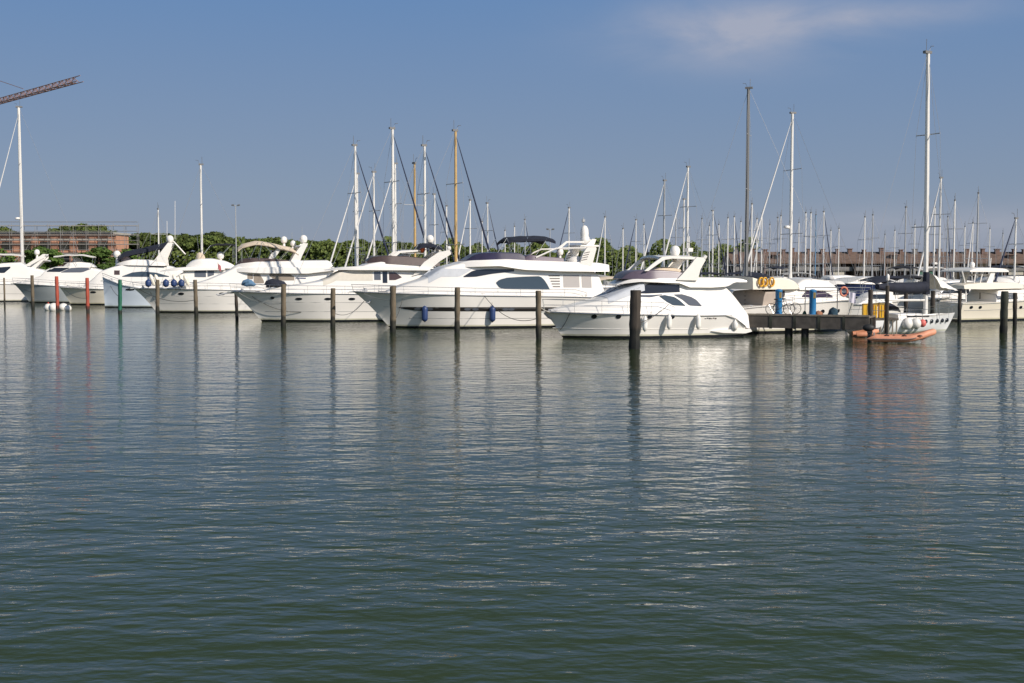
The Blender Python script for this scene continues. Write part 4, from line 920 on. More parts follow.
# ---------------------------------------------------------------- sailing boats
SGRP = 'sailing boats with bare masts berthed behind the motor yachts'
def sailboat(px, top, D, yaw, label, mast=ALU, furl=None, hullm=None, cover=NAVY, H=None, base=None, spread=2, L=None, rmast=None, backstay=True, boomcov=True, furlr=.09, group=SGRP, lean=0., detail=False, radar=False, mf=.40):
    """px/top: pixel of the mast head; D: distance; yaw: direction of the bow, degrees from the right"""
    tp = at(px, top, D); H = tp.z; L = L or max(7.5, min(15, H*.78)); B = L*.30; a = R(yaw)
    m0 = mf*L                                                   # mast position aft of the bow
    fwd = Vector((math.cos(a), math.sin(a), 0)); o = Vector((tp.x, D, 0)) + fwd*m0
    r = empty('sailboat', (o.x, o.y, 0), a, label, 'sailing boat', group)
    fb_ = .085*L + .25                                           # freeboard; local -x runs aft
    mb = MB(); rows = []; n = 22
    for i in range(n+1):
        t = i/n; row = []
        for q, ry, rk in ((1, 1, 0), (.6, .95, .035), (.25, .84, .07), (0, .66, .10), (-.35, .05, .22)):
            x = -L*rk - (L*(1-.04*(1-q)) - L*rk)*t; s_ = max(.0, math.sin(min(1, t**.9*1.25)*math.pi/2)**(.9 + .3*(1-q)))*(1-.32*max(0, (t-.6)/.4)**1.5)
            row.append((x, max(.01, B/2*ry*s_), q*(fb_*(1.18-.28*min(1, t*1.6))) if q >= 0 else q))
        rows.append(row)
    for sg in (-1, 1): mb.grid([[(x, sg*y, z) for x, y, z in w_] for w_ in rows])
    k = len(rows[0]); last = rows[-1]; mb.add([(x, y, z) for x, y, z in last]+[(x, -y, z) for x, y, z in last], [(j, j+1, k+j+1, k+j) for j in range(k-1)])
    mb.build('hull', hullm or H_WHITE, r)
    d = MB(); d.grid([[(w_[0][0], w_[0][1]*q, w_[0][2]-.02+.04*(1-q*q)) for q in (-1, -.4, .4, 1)] for w_ in rows]); d.build('deck', DECKG, r)
    zd = fb_*.9
    c = MB(); pr = [(-.26, 0), (-.31, .20), (-.36, .34), (-.48, .40), (-.60, .42), (-.66, .38), (-.665, 0)]; vs = []
    ys = (-1, -.86, -.5, 0, .5, .86, 1)
    rr = []
    for f_, h_ in pr:
        w_ = B*.30*(1 if f_ < -.34 else .6); rr.append([(f_*L, q*w_*(1.0 if abs(q) == 1 else 1), zd+(h_*(L/11) if abs(q) < .9 else (0 if h_ == 0 else .0)) + (.04 if q == 0 and h_ else 0)) for q in ys])
    c.grid(rr); c.build('coachroof', GEL, r)
    gl = MB()
    for sg in (-1, 1): gl.box((-.47*L, sg*B*.285, zd+.2*L/11), (.22*L, .03, .12*L/11))
    gl.build('cabin_window', GLASS, r, flat=True)
    mr = rmast or max(.085, H*.0080); mb = MB(); le = lean
    mb.tube([(-m0, 0, zd), (-m0+le*.5, 0, H*.55), (-m0+le, 0, H-.4)], [mr, mr, mr*.8], 8); mb.build('mast', mast, r)
    hd = MB(); hd.box((-m0+le-.05, 0, H-.35), (mr*4, mr*1.6, .16)); hd.tube([(-m0+le-.15, 0, H-.3), (-m0+le-.15, 0, H+.45)], .02, 4); hd.tube([(-m0+le+.1, 0, H-.3), (-m0+le+.25, 0, H+.05), (-m0+le+.5, 0, H+.08)], .02, 4); hd.build('masthead', ALUD, r)
    for j in range(spread):
        z = zd+(H-zd)*(j+1)/(spread+1)*1.02; sw = B*.42*(1-.18*j)
        u = MB(); u.tube([(-m0-.1, -sw, z), (-m0, 0, z), (-m0-.1, sw, z)], .035, 5); u.build('spreader', ALUG, r)
    u = MB(); wr = .013 if D > 95 else .012; sw = B*.42
    for sg in (-1, 1):
        pts = [(-m0-.1, sg*B*.44, zd)] + [(-m0-.1, sg*sw*(1-.18*j), zd+(H-zd)*(j+1)/(spread+1)*1.02) for j in range(spread)] + [(-m0+le, 0, H-.5)]
        u.tube(pts, wr, 4); u.tube([(-m0-.3, sg*B*.44, zd), (-m0, 0, zd+(H-zd)*.5)], wr, 4)
    if backstay: u.tube([(-L*.97, 0, zd), (-m0+le, 0, H-.3)], wr, 4)
    if not furl: u.tube([(-.02*L, 0, fb_*1.15), (-m0+le, 0, H-.5)], wr, 4)
    u.build('rigging', WIRE, r)
    if furl:
        u = MB(); A = Vector((-.03*L, 0, fb_*1.25+.4)); B_ = Vector((-m0+le+.1, 0, H*.94)); ps = [A.lerp(B_, q/10) for q in range(11)]
        u.tube(ps, [furlr*.7]+[furlr*(1.25-.09*i) for i in range(1, 10)]+[.02], 7); u.build('furled_headsail', furl, r)
    zb = zd + .95 + .02*L; bl_ = .40*L
    u = MB(); u.tube([(-m0, 0, zb), (-m0-bl_, 0, zb+.05)], .07, 6); u.build('boom', mast, r)
    if boomcov:
        u = MB(); ps = [(-m0-.12-bl_*.95*q/8, .0, zb+.24-.09*q/8+.03*math.sin(q*2.1)) for q in range(9)]; u.tube(ps, [.26, .30, .27, .25, .22, .20, .17, .14, .07], 8)
        u.tube([(-m0, 0, zb+.1), (-m0, 0, zb+1.0)], [.22, .15], 7); u.build('sail_cover', cover, r)
    u = MB(); u.tube([(.0, 0, fb_*1.15+.55), (-.6, B*.12, fb_*1.1+.6), (-L*.18, B*.33, zd+.65), (-L*.5, B*.49, zd+.6), (-L*.93, B*.36, zd+.6)], .014, 4)
    u.tube([(.0, 0, fb_*1.15+.55), (-.6, -B*.12, fb_*1.1+.6), (-L*.18, -B*.33, zd+.65), (-L*.5, -B*.49, zd+.6), (-L*.93, -B*.36, zd+.6)], .014, 4)
    for f_, w_ in ((0, 0), (-.18, .33), (-.34, .44), (-.5, .49), (-.7, .46), (-.93, .36)):
        for sg in (-1, 1): u.tube([(f_*L, sg*w_*B, zd-.05), (f_*L, sg*w_*B, zd+.63)], .012, 4)
    u.build('guard_rail', STEEL, r)
    sh = MB(); rs = []
    for f_, h_, w_ in ((-.63, .38, .26), (-.655, .85, .27), (-.70, 1.05, .27), (-.76, 1.02, .27)):
        rs.append([(f_*L, q*w_*B, zd+h_*L/11*(1-.25*abs(q)**3) + .2) for q in (-1, -.6, 0, .6, 1)])
    sh.grid(rs); sh.build('sprayhood', cover, r)
    if radar:
        u = MB(); u.lathe((-m0+.45, 0, H*.42), [(.15, -.12), (.28, -.08), (.30, .02), (.26, .12), (.05, .16)], 12); u.tube([(-m0, 0, H*.42-.1), (-m0+.4, 0, H*.42-.1)], .04, 5); u.build('radar_scanner', GEL, r)
    return r, L, B, zd, m0
NAVF = mat('navy_stripe_sail', (.022, .03, .065), .8); WHF = mat('white_furled_sail', (.66, .65, .63), .8)
# (mast head px, py, distance, bow direction, mast, furled sail, hull, cover, label)
G = ALUG; SB = [
 (18.5, 104, 152, 200, ALU, WHF, None, NAVY, 'sailboat with the tall white mast under the red crane jib', dict(radar=True, rmast=.2)),
 (158, 206, 150, -60, ALU, None, None, NAVY, 'sailboat with a short mast rising behind the domed arch and sloping navy canopy', {}),
 (200.5, 161, 128, 195, ALU, None, None, BLACKC, 'sailboat whose lone white mast stands between the domed arch and the tan bimini', {}),
 (355, 141, 104, 35, ALU, NAVF, None, NAVY, 'sailboat with white mast and dark furled headsail, leftmost of the tall central masts', {}),
 (357, 170, 122, 215, ALU, WHF, None, NAVY, 'sailboat with pale furled headsail sloping left behind the leftmost tall central mast', {}),
 (373.5, 168, 112, 215, ALU, WHF, None, GREYC, 'sailboat with a shorter white mast between the two leftmost tall central masts', {}),
 (392.5, 124, 100, 35, ALU, NAVF, None, NAVY, 'sailboat with the tallest white central mast, dark furled headsail sloping right', {}),
 (395, 160, 126, 215, ALU, WHF, None, NAVY, 'sailboat whose white mast nearly touches the tallest central white mast', {}),
 (414.5, 159, 108, -50, WOODM, None, H_NAVY, NAVY, 'sailboat with a varnished wooden mast, the shorter of two wooden masts', {}),
 (424.5, 141, 98, 30, ALU, NAVF, None, NAVY, 'sailboat with grey mast and two navy striped furled sails right of the short wooden mast', dict(radar=True)),
 (434.5, 191, 135, 35, ALU, NAVF, None, GREYC, 'sailboat with a low white mast seen through the striped furled sails', {}),
 (446.5, 203, 150, 240, ALU, None, None, GREYC, 'sailboat with a low bare mast just left of the tall wooden mast', {}),
 (455.5, 126, 96, 35, WOODM, NAVF, None, NAVY, 'sailboat with the tall varnished wooden mast and navy furled headsail', {}),
 (470, 197, 140, 235, ALU, WHF, None, GREYC, 'sailboat with a white mast above the navy flybridge screen of the largest yacht', {}),
 (482, 219, 172, 240, ALU, None, None, GREYC, 'sailboat with a very low mast left of the paired masts near the navy bimini', {}),
 (487.5, 200, 140, 50, ALU, NAVF, None, NAVY, 'sailboat with a white mast and navy furled headsail just left of the navy bimini', {}),
 (514.5, 224, 180, 250, ALU, None, None, GREYC, 'far sailboat whose low mast shows left above the navy bimini', {}),
 (525, 217, 172, 60, G, NAVF, None, GREYC, 'far sailboat whose grey mast shows over the middle of the navy bimini', {}),
 (569, 205, 158, 225, ALU, NAVF, None, NAVY, 'sailboat with a white mast just left of the radar tower of the largest yacht', {}),
 (605, 214, 150, 235, ALU, WHF, None, GREYC, 'sailboat with a white mast right of the louvred radar arch', {}),
 (623, 226, 165, 235, ALU, None, None, GREYC, 'sailboat with a low mast and grey boom cover between the two nearest yachts', {}),
 (636, 217, 158, 225, ALU, NAVF, None, BLACKC, 'sailboat with a mast and dark sloping stay left of the swept arch', {}),
 (664.5, 177, 128, 215, G, WHF, None, GREYC, 'sailboat with a thin grey mast left of the domed swept arch', {}),
 (684, 196, 140, 215, ALU, None, None, GREYC, 'sailboat with a white mast close left of the tall mast over the swept arch', {}),
 (688, 163, 118, 215, ALU, WHF, None, NAVY, 'sailboat with tall white mast over the swept arch, its pale headsail sloping left', {}),
 (702, 216, 175, 240, G, None, None, GREYC, 'far sailboat with a thin grey mast right beside the swept arch', {}),
 (709.5, 223, 180, 250, ALU, None, None, GREYC, 'far sailboat with a low white mast, leftmost of the cluster right of the swept arch', {}),
 (713, 208, 160, 40, ALU, NAVF, None, NAVY, 'sailboat with white mast and dark furled headsail right of the swept arch', {}),
 (728, 215, 165, 245, ALU, None, None, NAVY, 'sailboat with a white mast midway between the swept arch and the tall dark mast', {}),
 (734.5, 214, 170, 60, ALU, NAVF, H_NAVY, NAVY, 'sailboat with dark furled headsail just left of the very tall dark mast', {}),
 (748.5, 84, 110, 160, ALUD, None, H_NAVY, NAVY, 'large sailboat with the very tall dark mast and two spreader pairs', dict(spread=3)),
 (752, 201, 150, 240, ALU, NAVF, None, BLACKC, 'sailboat with a white mast just right of the very tall dark mast', {}),
 (762, 213, 165, 235, ALU, WHF, None, GREYC, 'sailboat with a low white mast above the yellow coils', {}),
 (778, 215, 170, 50, G, None, None, GREYC, 'far sailboat with a thin grey mast left of the tall white mast', {}),
 (792.5, 109, 112, 200, ALU, WHF, None, WCANV, 'sailboat with the tall white mast above the blue posts of the pier', dict(radar=True)),
 (781, 213, 165, 240, ALU, None, None, GREYC, 'far sailboat with a low white mast touching the tall white mast on its left', {}),
 (806, 210, 165, 60, ALU, None, None, NAVY, 'far sailboat, first mast right of the tall white mast above the pier', {}),
 (811, 210, 160, 235, ALU, None, None, GREYC, 'far sailboat, second mast right of the tall white mast above the pier', {}),
 (816, 212, 170, 250, mat('blue_spar', (.10, .22, .36), .5), None, None, NAVY, 'far sailboat with a bluish mast, third right of the tall white mast', {}),
 (824, 209, 165, 50, ALU, NAVF, None, GREYC, 'far sailboat with a dark sloping stay, fourth mast right of the tall white mast', {}),
 (865, 214, 150, 235, ALU, None, None, NAVY, 'sailboat with white mast, left of the pair above the yellow boxes', {}),
 (873, 212, 155, 60, G, None, None, NAVY, 'sailboat with grey mast, right of the pair above the yellow boxes', {}),
 (906, 204, 140, 225, G, None, None, GREYC, 'sailboat with a grey mast behind the navy boom cover', {}),
 (935, 204, 128, 60, ALU, None, None, GREYC, 'sailboat with a white mast close right of the tallest mast, carrying a radar', dict(radar=True)),
 (941, 174, 118, 215, ALU, WHF, None, WCANV, 'sailboat with the white mast second in height right of the tallest mast', {}),
 (955, 197, 135, 240, ALU, None, None, GREYC, 'sailboat with a white mast over the left end of the white hardtop', {}),
 (973, 220, 160, 235, ALU, WHF, None, GREYC, 'sailboat with a low mast over the middle of the white hardtop', {}),
 (978.5, 190, 145, 60, G, None, None, GREYC, 'sailboat with a grey mast over the white hardtop, taller than its neighbour', {}),
 (1016, 214, 100, 205, ALU, NAVF, None, NAVY, 'sailboat at the right edge with a dark stay sloping up to the frame', {}),
 (839, 226, 185, 240, ALU, None, None, GREYC, 'far sailboat with a very low mast over the navy hulled speedboat', {}),
 (895, 228, 185, 60, ALU, None, None, GREYC, 'far sailboat with a very low mast between the yellow boxes and the navy boom cover', {}),
 (644, 222, 170, 60, ALU, NAVF, None, GREYC, 'far sailboat with a low white mast just left of the swept arch', {}),
 (676, 212, 165, 240, G, None, None, NAVY, 'far sailboat with a grey mast between the two masts over the swept arch', {}),
 (719, 222, 178, 60, ALU, None, None, NAVY, 'far sailboat with a low mast, third of the cluster right of the swept arch', {}),
 (741, 219, 176, 240, ALU, None, None, GREYC, 'far sailboat with a low mast close left of the very tall dark mast', {}),
 (757, 216, 160, 225, ALU, WHF, None, NAVY, 'far sailboat with a pale furled headsail right of the very tall dark mast', {}),
 (770, 222, 178, 60, G, None, None, NAVY, 'far sailboat with a low grey mast above the left blue post', {}),
 (799, 220, 175, 240, ALU, None, None, NAVY, 'far sailboat with a low mast just right of the tall white mast', {}),
 (831, 228, 185, 60, ALU, None, None, GREYC, 'far sailboat with a very low mast, fifth right of the tall white mast', {}),
 (915, 222, 176, 240, ALU, None, None, NAVY, 'far sailboat with a low white mast left of the tallest mast', {}),
 (948, 214, 168, 60, G, NAVF, None, GREYC, 'far sailboat with a grey mast and dark headsail right of the tallest mast', {}),
 (965, 224, 178, 240, ALU, None, None, NAVY, 'far sailboat with a low mast over the left half of the white hardtop', {}),
 (990, 226, 180, 60, ALU, None, None, GREYC, 'far sailboat with a low mast over the right end of the white hardtop', {}),
 (1003, 231, 188, 240, G, None, None, GREYC, 'far sailboat with a tiny grey mast above the green stained pile', {}),
 (505, 228, 185, 240, ALU, None, None, GREYC, 'far sailboat with a tiny mast left of the navy bimini poles', {}),
 (586, 232, 188, 60, ALU, None, None, GREYC, 'far sailboat with a tiny mast right behind the radar tower', {}),
 (885, 232, 190, 240, G, None, None, GREYC, 'farthest sailboat with a tiny grey mast right of the yellow boxes', {}),
]
for (px, top, D_, yaw, mm, fu, hm, cv, lb, kw) in SB:
    sailboat(px, top, D_, yaw, lb, mast=mm, furl=fu, hullm=hm, cover=cv, **kw)
# the near sailboat on the right
r0, L0, B0, zd0, m00 = sailboat(931, 47, 75.5, 30, 'sailboat with the tallest mast, bow to the right beside the orange dinghy, navy boom cover', spread=2, cover=NAVY, L=9.0, mf=.30, boomcov=False, hullm=hullmat('bright_white_hull_paint', (.84, .85, .85), (.5, .5, .5), .08), lean=-.25, radar=False, group=None)
def loc(x, y, z): return r0.matrix_basis @ Vector((x, y, z)) if False else Matrix.Translation(r0.location) @ Matrix.Rotation(r0.rotation_euler.z, 4, 'Z') @ Vector((x, y, z))
u = MB(); u.tube([(-m00-.1, 0, zd0+1.95), (-m00-1.2, 0, zd0+1.9), (-m00-2.6, 0, zd0+1.95), (-m00-4.3, 0, zd0+2.0)], [.38, .37, .33, .18], 10); u.tube([(-m00, 0, zd0+1.5), (-m00, 0, zd0+2.9)], [.24, .19], 8); u.build('stacked_sail_cover', NAVY, r0)
for j in range(7):
    for sg in (-1, 1):
        u = MB(); x = -L0*(.13+.075*j); t = ((.13+.075*j)-.02)/.98; u.ball((x, sg*(B0*.5*.975*math.sin(min(1, t**.9*1.25)*math.pi/2)**.97*(1-.32*max(0, (t-.6)/.4)**1.5)+.03), zd0*.84), .15, .9, 10, 6, sy=.35); u.build('porthole', GLASS, r0)
for i, (x, rr_, m_, lb) in enumerate(((-5.9, .33, WHITEF, 'large round white fender on the quarter of the sailboat with the tallest mast'), (-5.1, .30, WHITEF, 'second round white fender on the sailboat with the tallest mast'), (-4.5, .22, mat('pinkish_red_vinyl', (.62, .14, .12), .5), 'round red fender beside the white ones on the sailboat with the tallest mast'))):
    p = loc(x, -(B0*.47+rr_*.4), zd0*.75); e = empty('round_fender', p, 0, lb, 'fender'); u = MB(); u.ball((0, 0, 0), rr_, 1.12, 14, 10); u.build('body', m_, e); u = MB(); u.tube([(0, 0, rr_*1.05), (0, .1, rr_+.4)], .015, 5); u.build('rope', ROPE, e)
u = MB()   # folded white awning over the foredeck
rs = []
for i in range(9):
    t = i/8; x = -m00+.25+2.3*t; h_ = 1.1*(1-t)+.12
    rs.append([(x, q*(.95-.45*t), zd0+1.65+h_*(1-.75*abs(q)**2)+.025*math.sin(i*2.3+q*3)) for q in (-1, -.7, -.35, 0, .35, .7, 1)])
u.grid(rs); u.build('awning', WCANV, r0)

# ---------------------------------------------------------------- smaller boats in the background
def cruiser(px, D, yaw, L, label, hm=H_WHITE, top=None, kind='motorboat', group='small motorboats in the back rows', canopy=None, fly=False):
    """simple cabin cruiser in real measures; yaw: direction from bow to stern"""
    g_ = at(px, wl(D), D); a = R(yaw); bt = Boat.__new__(Boat); bt.a = a; bt.dir = Vector((math.cos(a), math.sin(a), 0)); bt.lat = Vector((-math.sin(a), math.cos(a), 0))
    bt.o = Vector((g_.x, D, 0)) - bt.dir*L*.5; bt.near = 1 if (-bt.o).dot(bt.lat) > 0 else -1; bt.rake = L*.12; bt.zb = .9+.09*L; bt.B = L*.155; bt.full = .45; bt.L = L
    bt.root = empty(kind, (bt.o.x, bt.o.y, 0), a, label, 'motor boat', group); bt.sh = [(0, bt.zb), (L*.5, bt.zb*.88), (L, bt.zb*.78)]
    bt.hull(hm); q = bt.zb
    def H3(nm, t, **k): 
        t3 = [(x*L, z+q*.8) for x, z in t]; h_ = House.__new__(House); House.__init__(h_, type('B', (), dict(mid=lambda s_, p: p, side=lambda s_, p, w=None: p, b=bt.b, z=bt.z, root=bt.root, near=bt.near))(), nm, t3, **k); return h_
    h_ = H3('deckhouse', [(.2, .1), (.3, .35), (.36, .55), (.46, 1.05), (.6, 1.15), (.8, 1.1), (.84, .1)], wmax=bt.B*.8, taper=L*.25, inset=.25)
    h_.bt = bt; h_.window('side_window', [(L*.40, q*.8+.62), (L*.48, q*.8+.92), (L*.72, q*.8+.92)], [(L*.40, q*.8+.58), (L*.72, q*.8+.55)], GLASS, px=False)
    if fly: H3('flybridge', [(.42, 1.15), (.48, 1.65), (.7, 1.7), (.88, 1.5), (.9, 1.2)], wmax=bt.B*.75, taper=L*.1, inset=.2, bottom=[(L*.42, q*.8+1.1), (L*.9, q*.8+1.05)])
    if canopy:
        rs = []; z0 = q*.8+(2.9 if fly else 2.1)
        for i in range(9): rs.append([(L*(.5+.42*i/8), j/4*bt.B*.8, z0-.25*abs(i/4-1)**2-.2*abs(j/4)**2.5) for j in range(-4, 5)])
        u = MB(); u.grid(rs); u.build('canopy', canopy, bt.root); u = MB()
        for sg in (-1, 1):
            for f_ in (.52, .7, .9): u.tube([(L*f_, sg*bt.B*.78, q*.8), (L*f_, sg*bt.B*.78, z0-.3)], .02, 4)
        u.build('canopy_frame', STEEL, bt.root)
    bt.rail(.1, L*.6, .55, 1.1); return bt
for px, D_, yaw, L, lb, hm, cn, fl in (
 (612, 112, 200, 9.5, 'white cabin boat with a grey canopy between the two nearest yachts', H_WHITE, GREYC, False),
 (745, 96, 70, 9, 'white cabin boat showing its side just right of the nearest yacht stern', H_WHITE, None, False),
 (741, 112, 80, 9.5, 'second white cabin boat behind the nearest yacht stern, farther back', H_WHITE, None, True),
 (757, 128, 250, 10, 'white boat farthest back in the gap right of the nearest yacht', H_WHITE, NAVY, False),
 (854, 150, 35, 17, 'navy hulled speedboat behind the bow of the cream flybridge cruiser', H_NAVY, None, False),
 (888, 104, 15, 9, 'white cabin boat with dark canopy behind the yellow boxes', H_WHITE, BLACKC, False),
 (868, 92, 30, 6, 'low white motorboat behind the pier between cream cruiser and yellow boxes', H_WHITE, NAVY, False),
 (905, 98, 200, 9, 'white motorboat partly behind the tallest masted sailboat', H_WHITE, NAVY, False),
 (940, 102, 20, 9.5, 'white motorboat right of the tallest masted sailboat, left of the cream hardtop cruiser', H_WHITE, None, True),
 (690, 150, 20, 11, 'far motorboat with navy canopy behind the swept arch', H_WHITE, NAVY, False),
 (724, 145, 10, 12, 'far motorboat with long navy canopy left of the very tall dark mast', H_NAVY, NAVY, False),
 (915, 150, 20, 10, 'far white motorboat under the terrace, above the navy boom cover', H_WHITE, WCANV, True),
 (1003, 150, 15, 11, 'far motorboat with grey canopy in front of the terrace at the right', H_WHITE, GREYC, True),
 (828, 160, 15, 11, 'far white motorboat in front of the terrace, right of the tall white mast', H_WHITE, None, True),
 (780, 165, 15, 11, 'far white motorboat in front of the terrace, left of the tall white mast', H_WHITE, GREYC, False),
 (958, 170, 200, 10, 'farthest white motorboat before the terrace, left of the white hardtop', H_WHITE, None, False),
 (628, 100, 200, 8, 'white cabin boat with its stern to the nearest yacht flybridge, grey canopy', H_WHITE, TAN, False),
 (700, 128, 30, 10, 'white motorboat behind the swept arch with its own flybridge', H_WHITE, None, True),
 (772, 140, 60, 10, 'white motorboat partly hidden by the cream cruiser roof', H_WHITE, NAVY, True),
 (806, 135, 120, 9, 'white motorboat seen bow on above the cream cruiser roof', H_WHITE, None, True),
 (898, 120, 60, 10, 'white flybridge boat behind the navy boom cover', H_WHITE, BLACKC, True),
 (925, 118, 100, 9, 'white motorboat seen bow on behind the mast of the tallest sailboat', H_WHITE, GREYC, False),
 (985, 125, 20, 11, 'white flybridge boat behind the white hardtop cruiser', H_WHITE, NAVY, True),
 (545, 170, 20, 10, 'far white motorboat above the flybridge of the largest yacht', H_WHITE, None, False),
 (640, 170, 15, 10, 'far motorboat with grey canopy behind the flybridge of the nearest yacht', H_WHITE, GREYC, False)):
    cruiser(px, D_, yaw, L, lb, hm, canopy=cn, fly=fl)

# ---------------------------------------------------------------- piles
def pile(px, top, m, label, r=.13, H=3.0, D=None, group='mooring piles in front of the yachts', lean=None):
    if lean is None: lean = random.Random(int(px*3)).uniform(-.07, .07)
    if D is None: k = (top-HZ)/(4-H); D = F/k
    p = at(px, top, D); H = p.z; rnd = random.Random(int(px)); mb = MB(); rows = []; n = 14
    for i in range(15):
        z = -1.0+(H+1.0)*i/14; rr_ = r*(1+.06*math.sin(i*1.7+px)+rnd.uniform(-.02, .02))
        rows.append([(lean*(z/H)+rr_*(1+.06*math.sin(q*2.3+px)+.03*math.sin(q*5+i))*math.cos(q/n*6.2832), rr_*(1+.05*math.sin(q*1.9))*math.sin(q/n*6.2832), z) for q in range(n)])
    rows.append([(lean+(x-lean)*.82, y*.82, H+.02) for x, y, z in rows[-1]])
    vs = [v for w_ in rows for v in w_]
    mb.add(vs, [(i*n+q, i*n+(q+1) % n, (i+1)*n+(q+1) % n, (i+1)*n+q) for i in range(15) for q in range(n)] + [tuple(15*n+q for q in range(n))])
    o = mb.build('mooring_pile', m); o.location = (p.x-lean, D, 0); return tag(o, label, 'pile', group)
pile(4, 278, WOOD, 'thin dark wooden pile at the left edge', .09, D=128)
pile(32, 275.5, WOOD, 'wooden pile between the left edge pile and the first red pile', .16, D=121)
pile(56.5, 276.5, WOODR, 'red painted pile, left one of two, with white buoys at its foot', .16, D=113)
pile(87, 278, WOODR, 'red painted pile, right one of two, left of the green pile', .16, D=112)
pile(120, 280, WOODG, 'green painted pile before the tall bow tinted blue for shade', .17, D=109)
pile(157.5, 280, WOOD, 'wooden pile before the bow fenders, first right of the green pile', .17, D=105)
pile(195, 280, WOOD, 'wooden pile second to the right of the green pile', .17, D=103)
pile(236, 292.5, WOODD, 'dark pile right at the bow tip of the yacht with the beige windscreen cover', .13, D=95)
pile(283.5, 284.5, WOOD, 'wooden pile before the navy bundle on the foredeck', .17, D=83)
pile(333, 288.5, WOOD, 'wooden pile midway along the yacht with the beige windscreen cover', .17, D=82)
pile(393, 286.5, WOOD, 'wooden pile at the bow of the largest yacht', .19, D=76)
pile(457.5, 287.5, WOOD, 'wooden pile between the two blue fenders of the largest yacht', .17, D=75)
pile(538.5, 291, WOOD, 'wooden pile at the bow tip of the nearest yacht', .16, D=69)
pile(635.5, 290.5, WOODD, 'thick dark pile nearest the camera before the sleek yacht', .27, D=60, lean=.05)
pile(1005, 291.5, WOODO, 'thick green stained pile at the right edge', .23, D=75)
pile(1015, 293, WOODD, 'thinner dark pile just right of the thick green stained pile', .14, D=84)
pile(870.5, 290, WOODD, 'dark pile at the end of the wooden pier beside the yellow boxes', .13, D=70, group='piles around the pier end')
pile(887.5, 286, WOODD, 'dark pile between the yellow boxes and the orange dinghy bow, under the lamp', .11, D=71, group='piles around the pier end')
pile(906, 292, WOODD, 'dark pile behind the navy boom cover', .15, D=88, group='piles around the pier end')
pile(933, 291, WOODD, 'dark pile behind the foredeck of the tallest masted sailboat', .16, D=90, group='piles around the pier end')
pile(960, 291, WOODD, 'dark pile beside the bow of the tallest masted sailboat', .13, D=88, group='piles around the pier end')

# ---------------------------------------------------------------- pier and what stands on it
PIERW = mat('dark_pier_timber', (.085, .073, .062), .85, noise=.3, nscale=2, bump=.5)
Dp = 68.5; pA = at(747, 317, Dp+3); pB = at(869, 317.5, Dp); dv = Vector((pB.x-pA.x, pB.y-pA.y, 0)); PL = dv.length; pa = math.atan2(dv.y, dv.x)
pz = 1.28
pr_ = empty('wooden_pier', (pA.x, pA.y, 0), pa, 'dark wooden pier with a deep fascia beam at the right, carrying blue posts and bicycles', 'pier')
u = MB(); u.box((PL/2, .12, pz-.40), (PL, .16, .72)); u.build('fascia_beam', PIERW, pr_, flat=True)
for i in range(1, 5):
    u = MB(); u.box((PL*i/5, .03, pz-.40), (.16, .04, .80)); u.build('fender_board', WOODO, pr_, flat=True)
u = MB(); u.box((PL/2, .12, pz+.02), (PL, .22, .10)); u.build('kerb_timber', mat('grey_brown_timber', (.22, .19, .15), .85, noise=.3), pr_, flat=True)
u = MB(); u.box((PL/2, 1.35, pz-.05), (PL-.01, 2.3, .10))
u.build('decking', mat('pier_decking', (.16, .13, .105), .85, noise=.3, nscale=3, bump=.4), pr_, flat=True)
u = MB(); u.box((PL/2, 2.58, pz-.40), (PL, .16, .72)); u.build('fascia_beam', PIERW, pr_, flat=True)
for px in (788, 804.5):
    for y in ((.35, 2.3)):
        d_ = ray(px, 335); lt_ = Vector((-math.sin(pa), math.cos(pa), 0)); c_ = Vector((0, 0, CH)) - Vector((pA.x, pA.y, 0)); x = (c_ + d_*((.35-c_.dot(lt_))/d_.dot(lt_))).dot(Vector((math.cos(pa), math.sin(pa), 0)))-(y-.35)*.17
        u = MB(); u.tube([(x, y, -1), (x, y, pz-.12)], .19, 10); u.build('pier_leg', WOODD, pr_)
def onpier(px, y): 
    d = ray(px, 317); x = 0
    c0 = Vector((0, 0, CH)) - Vector((pA.x, pA.y, 0)); dr = Vector((math.cos(pa), math.sin(pa), 0)); lt = Vector((-math.sin(pa), math.cos(pa), 0))
    t = (y-c0.dot(lt))/d.dot(lt); p = c0 + d*t; x = p.dot(dr); return Vector((pA.x, pA.y, 0)) + dr*x + lt*y + Vector((0, 0, pz))
PBL = mat('blue_painted_metal', (.02, .17, .38), .5, noise=.08); PYL = mat('ochre_panel', (.42, .30, .10), .6)
for px, lb in ((778.5, 'blue service post on the pier, left one, between the two bicycle wheels'), (812.5, 'blue service post on the pier, right one, left of the dark sacks')):
    e = empty('service_post', onpier(px, 1.0), pa, lb, 'service post', 'blue service posts on the pier')
    u = MB(); u.lathe((0, 0, 0), [(.24, 0), (.24, .05), (.20, .07), (.20, 1.38), (.215, 1.40), (.21, 1.47), (.12, 1.52), (.01, 1.53)], 18); u.build('column', PBL, e)
    u = MB(); u.box((.12, -.155, 1.17), (.16, .06, .34)); u.build('socket_panel', PYL, e, flat=True)
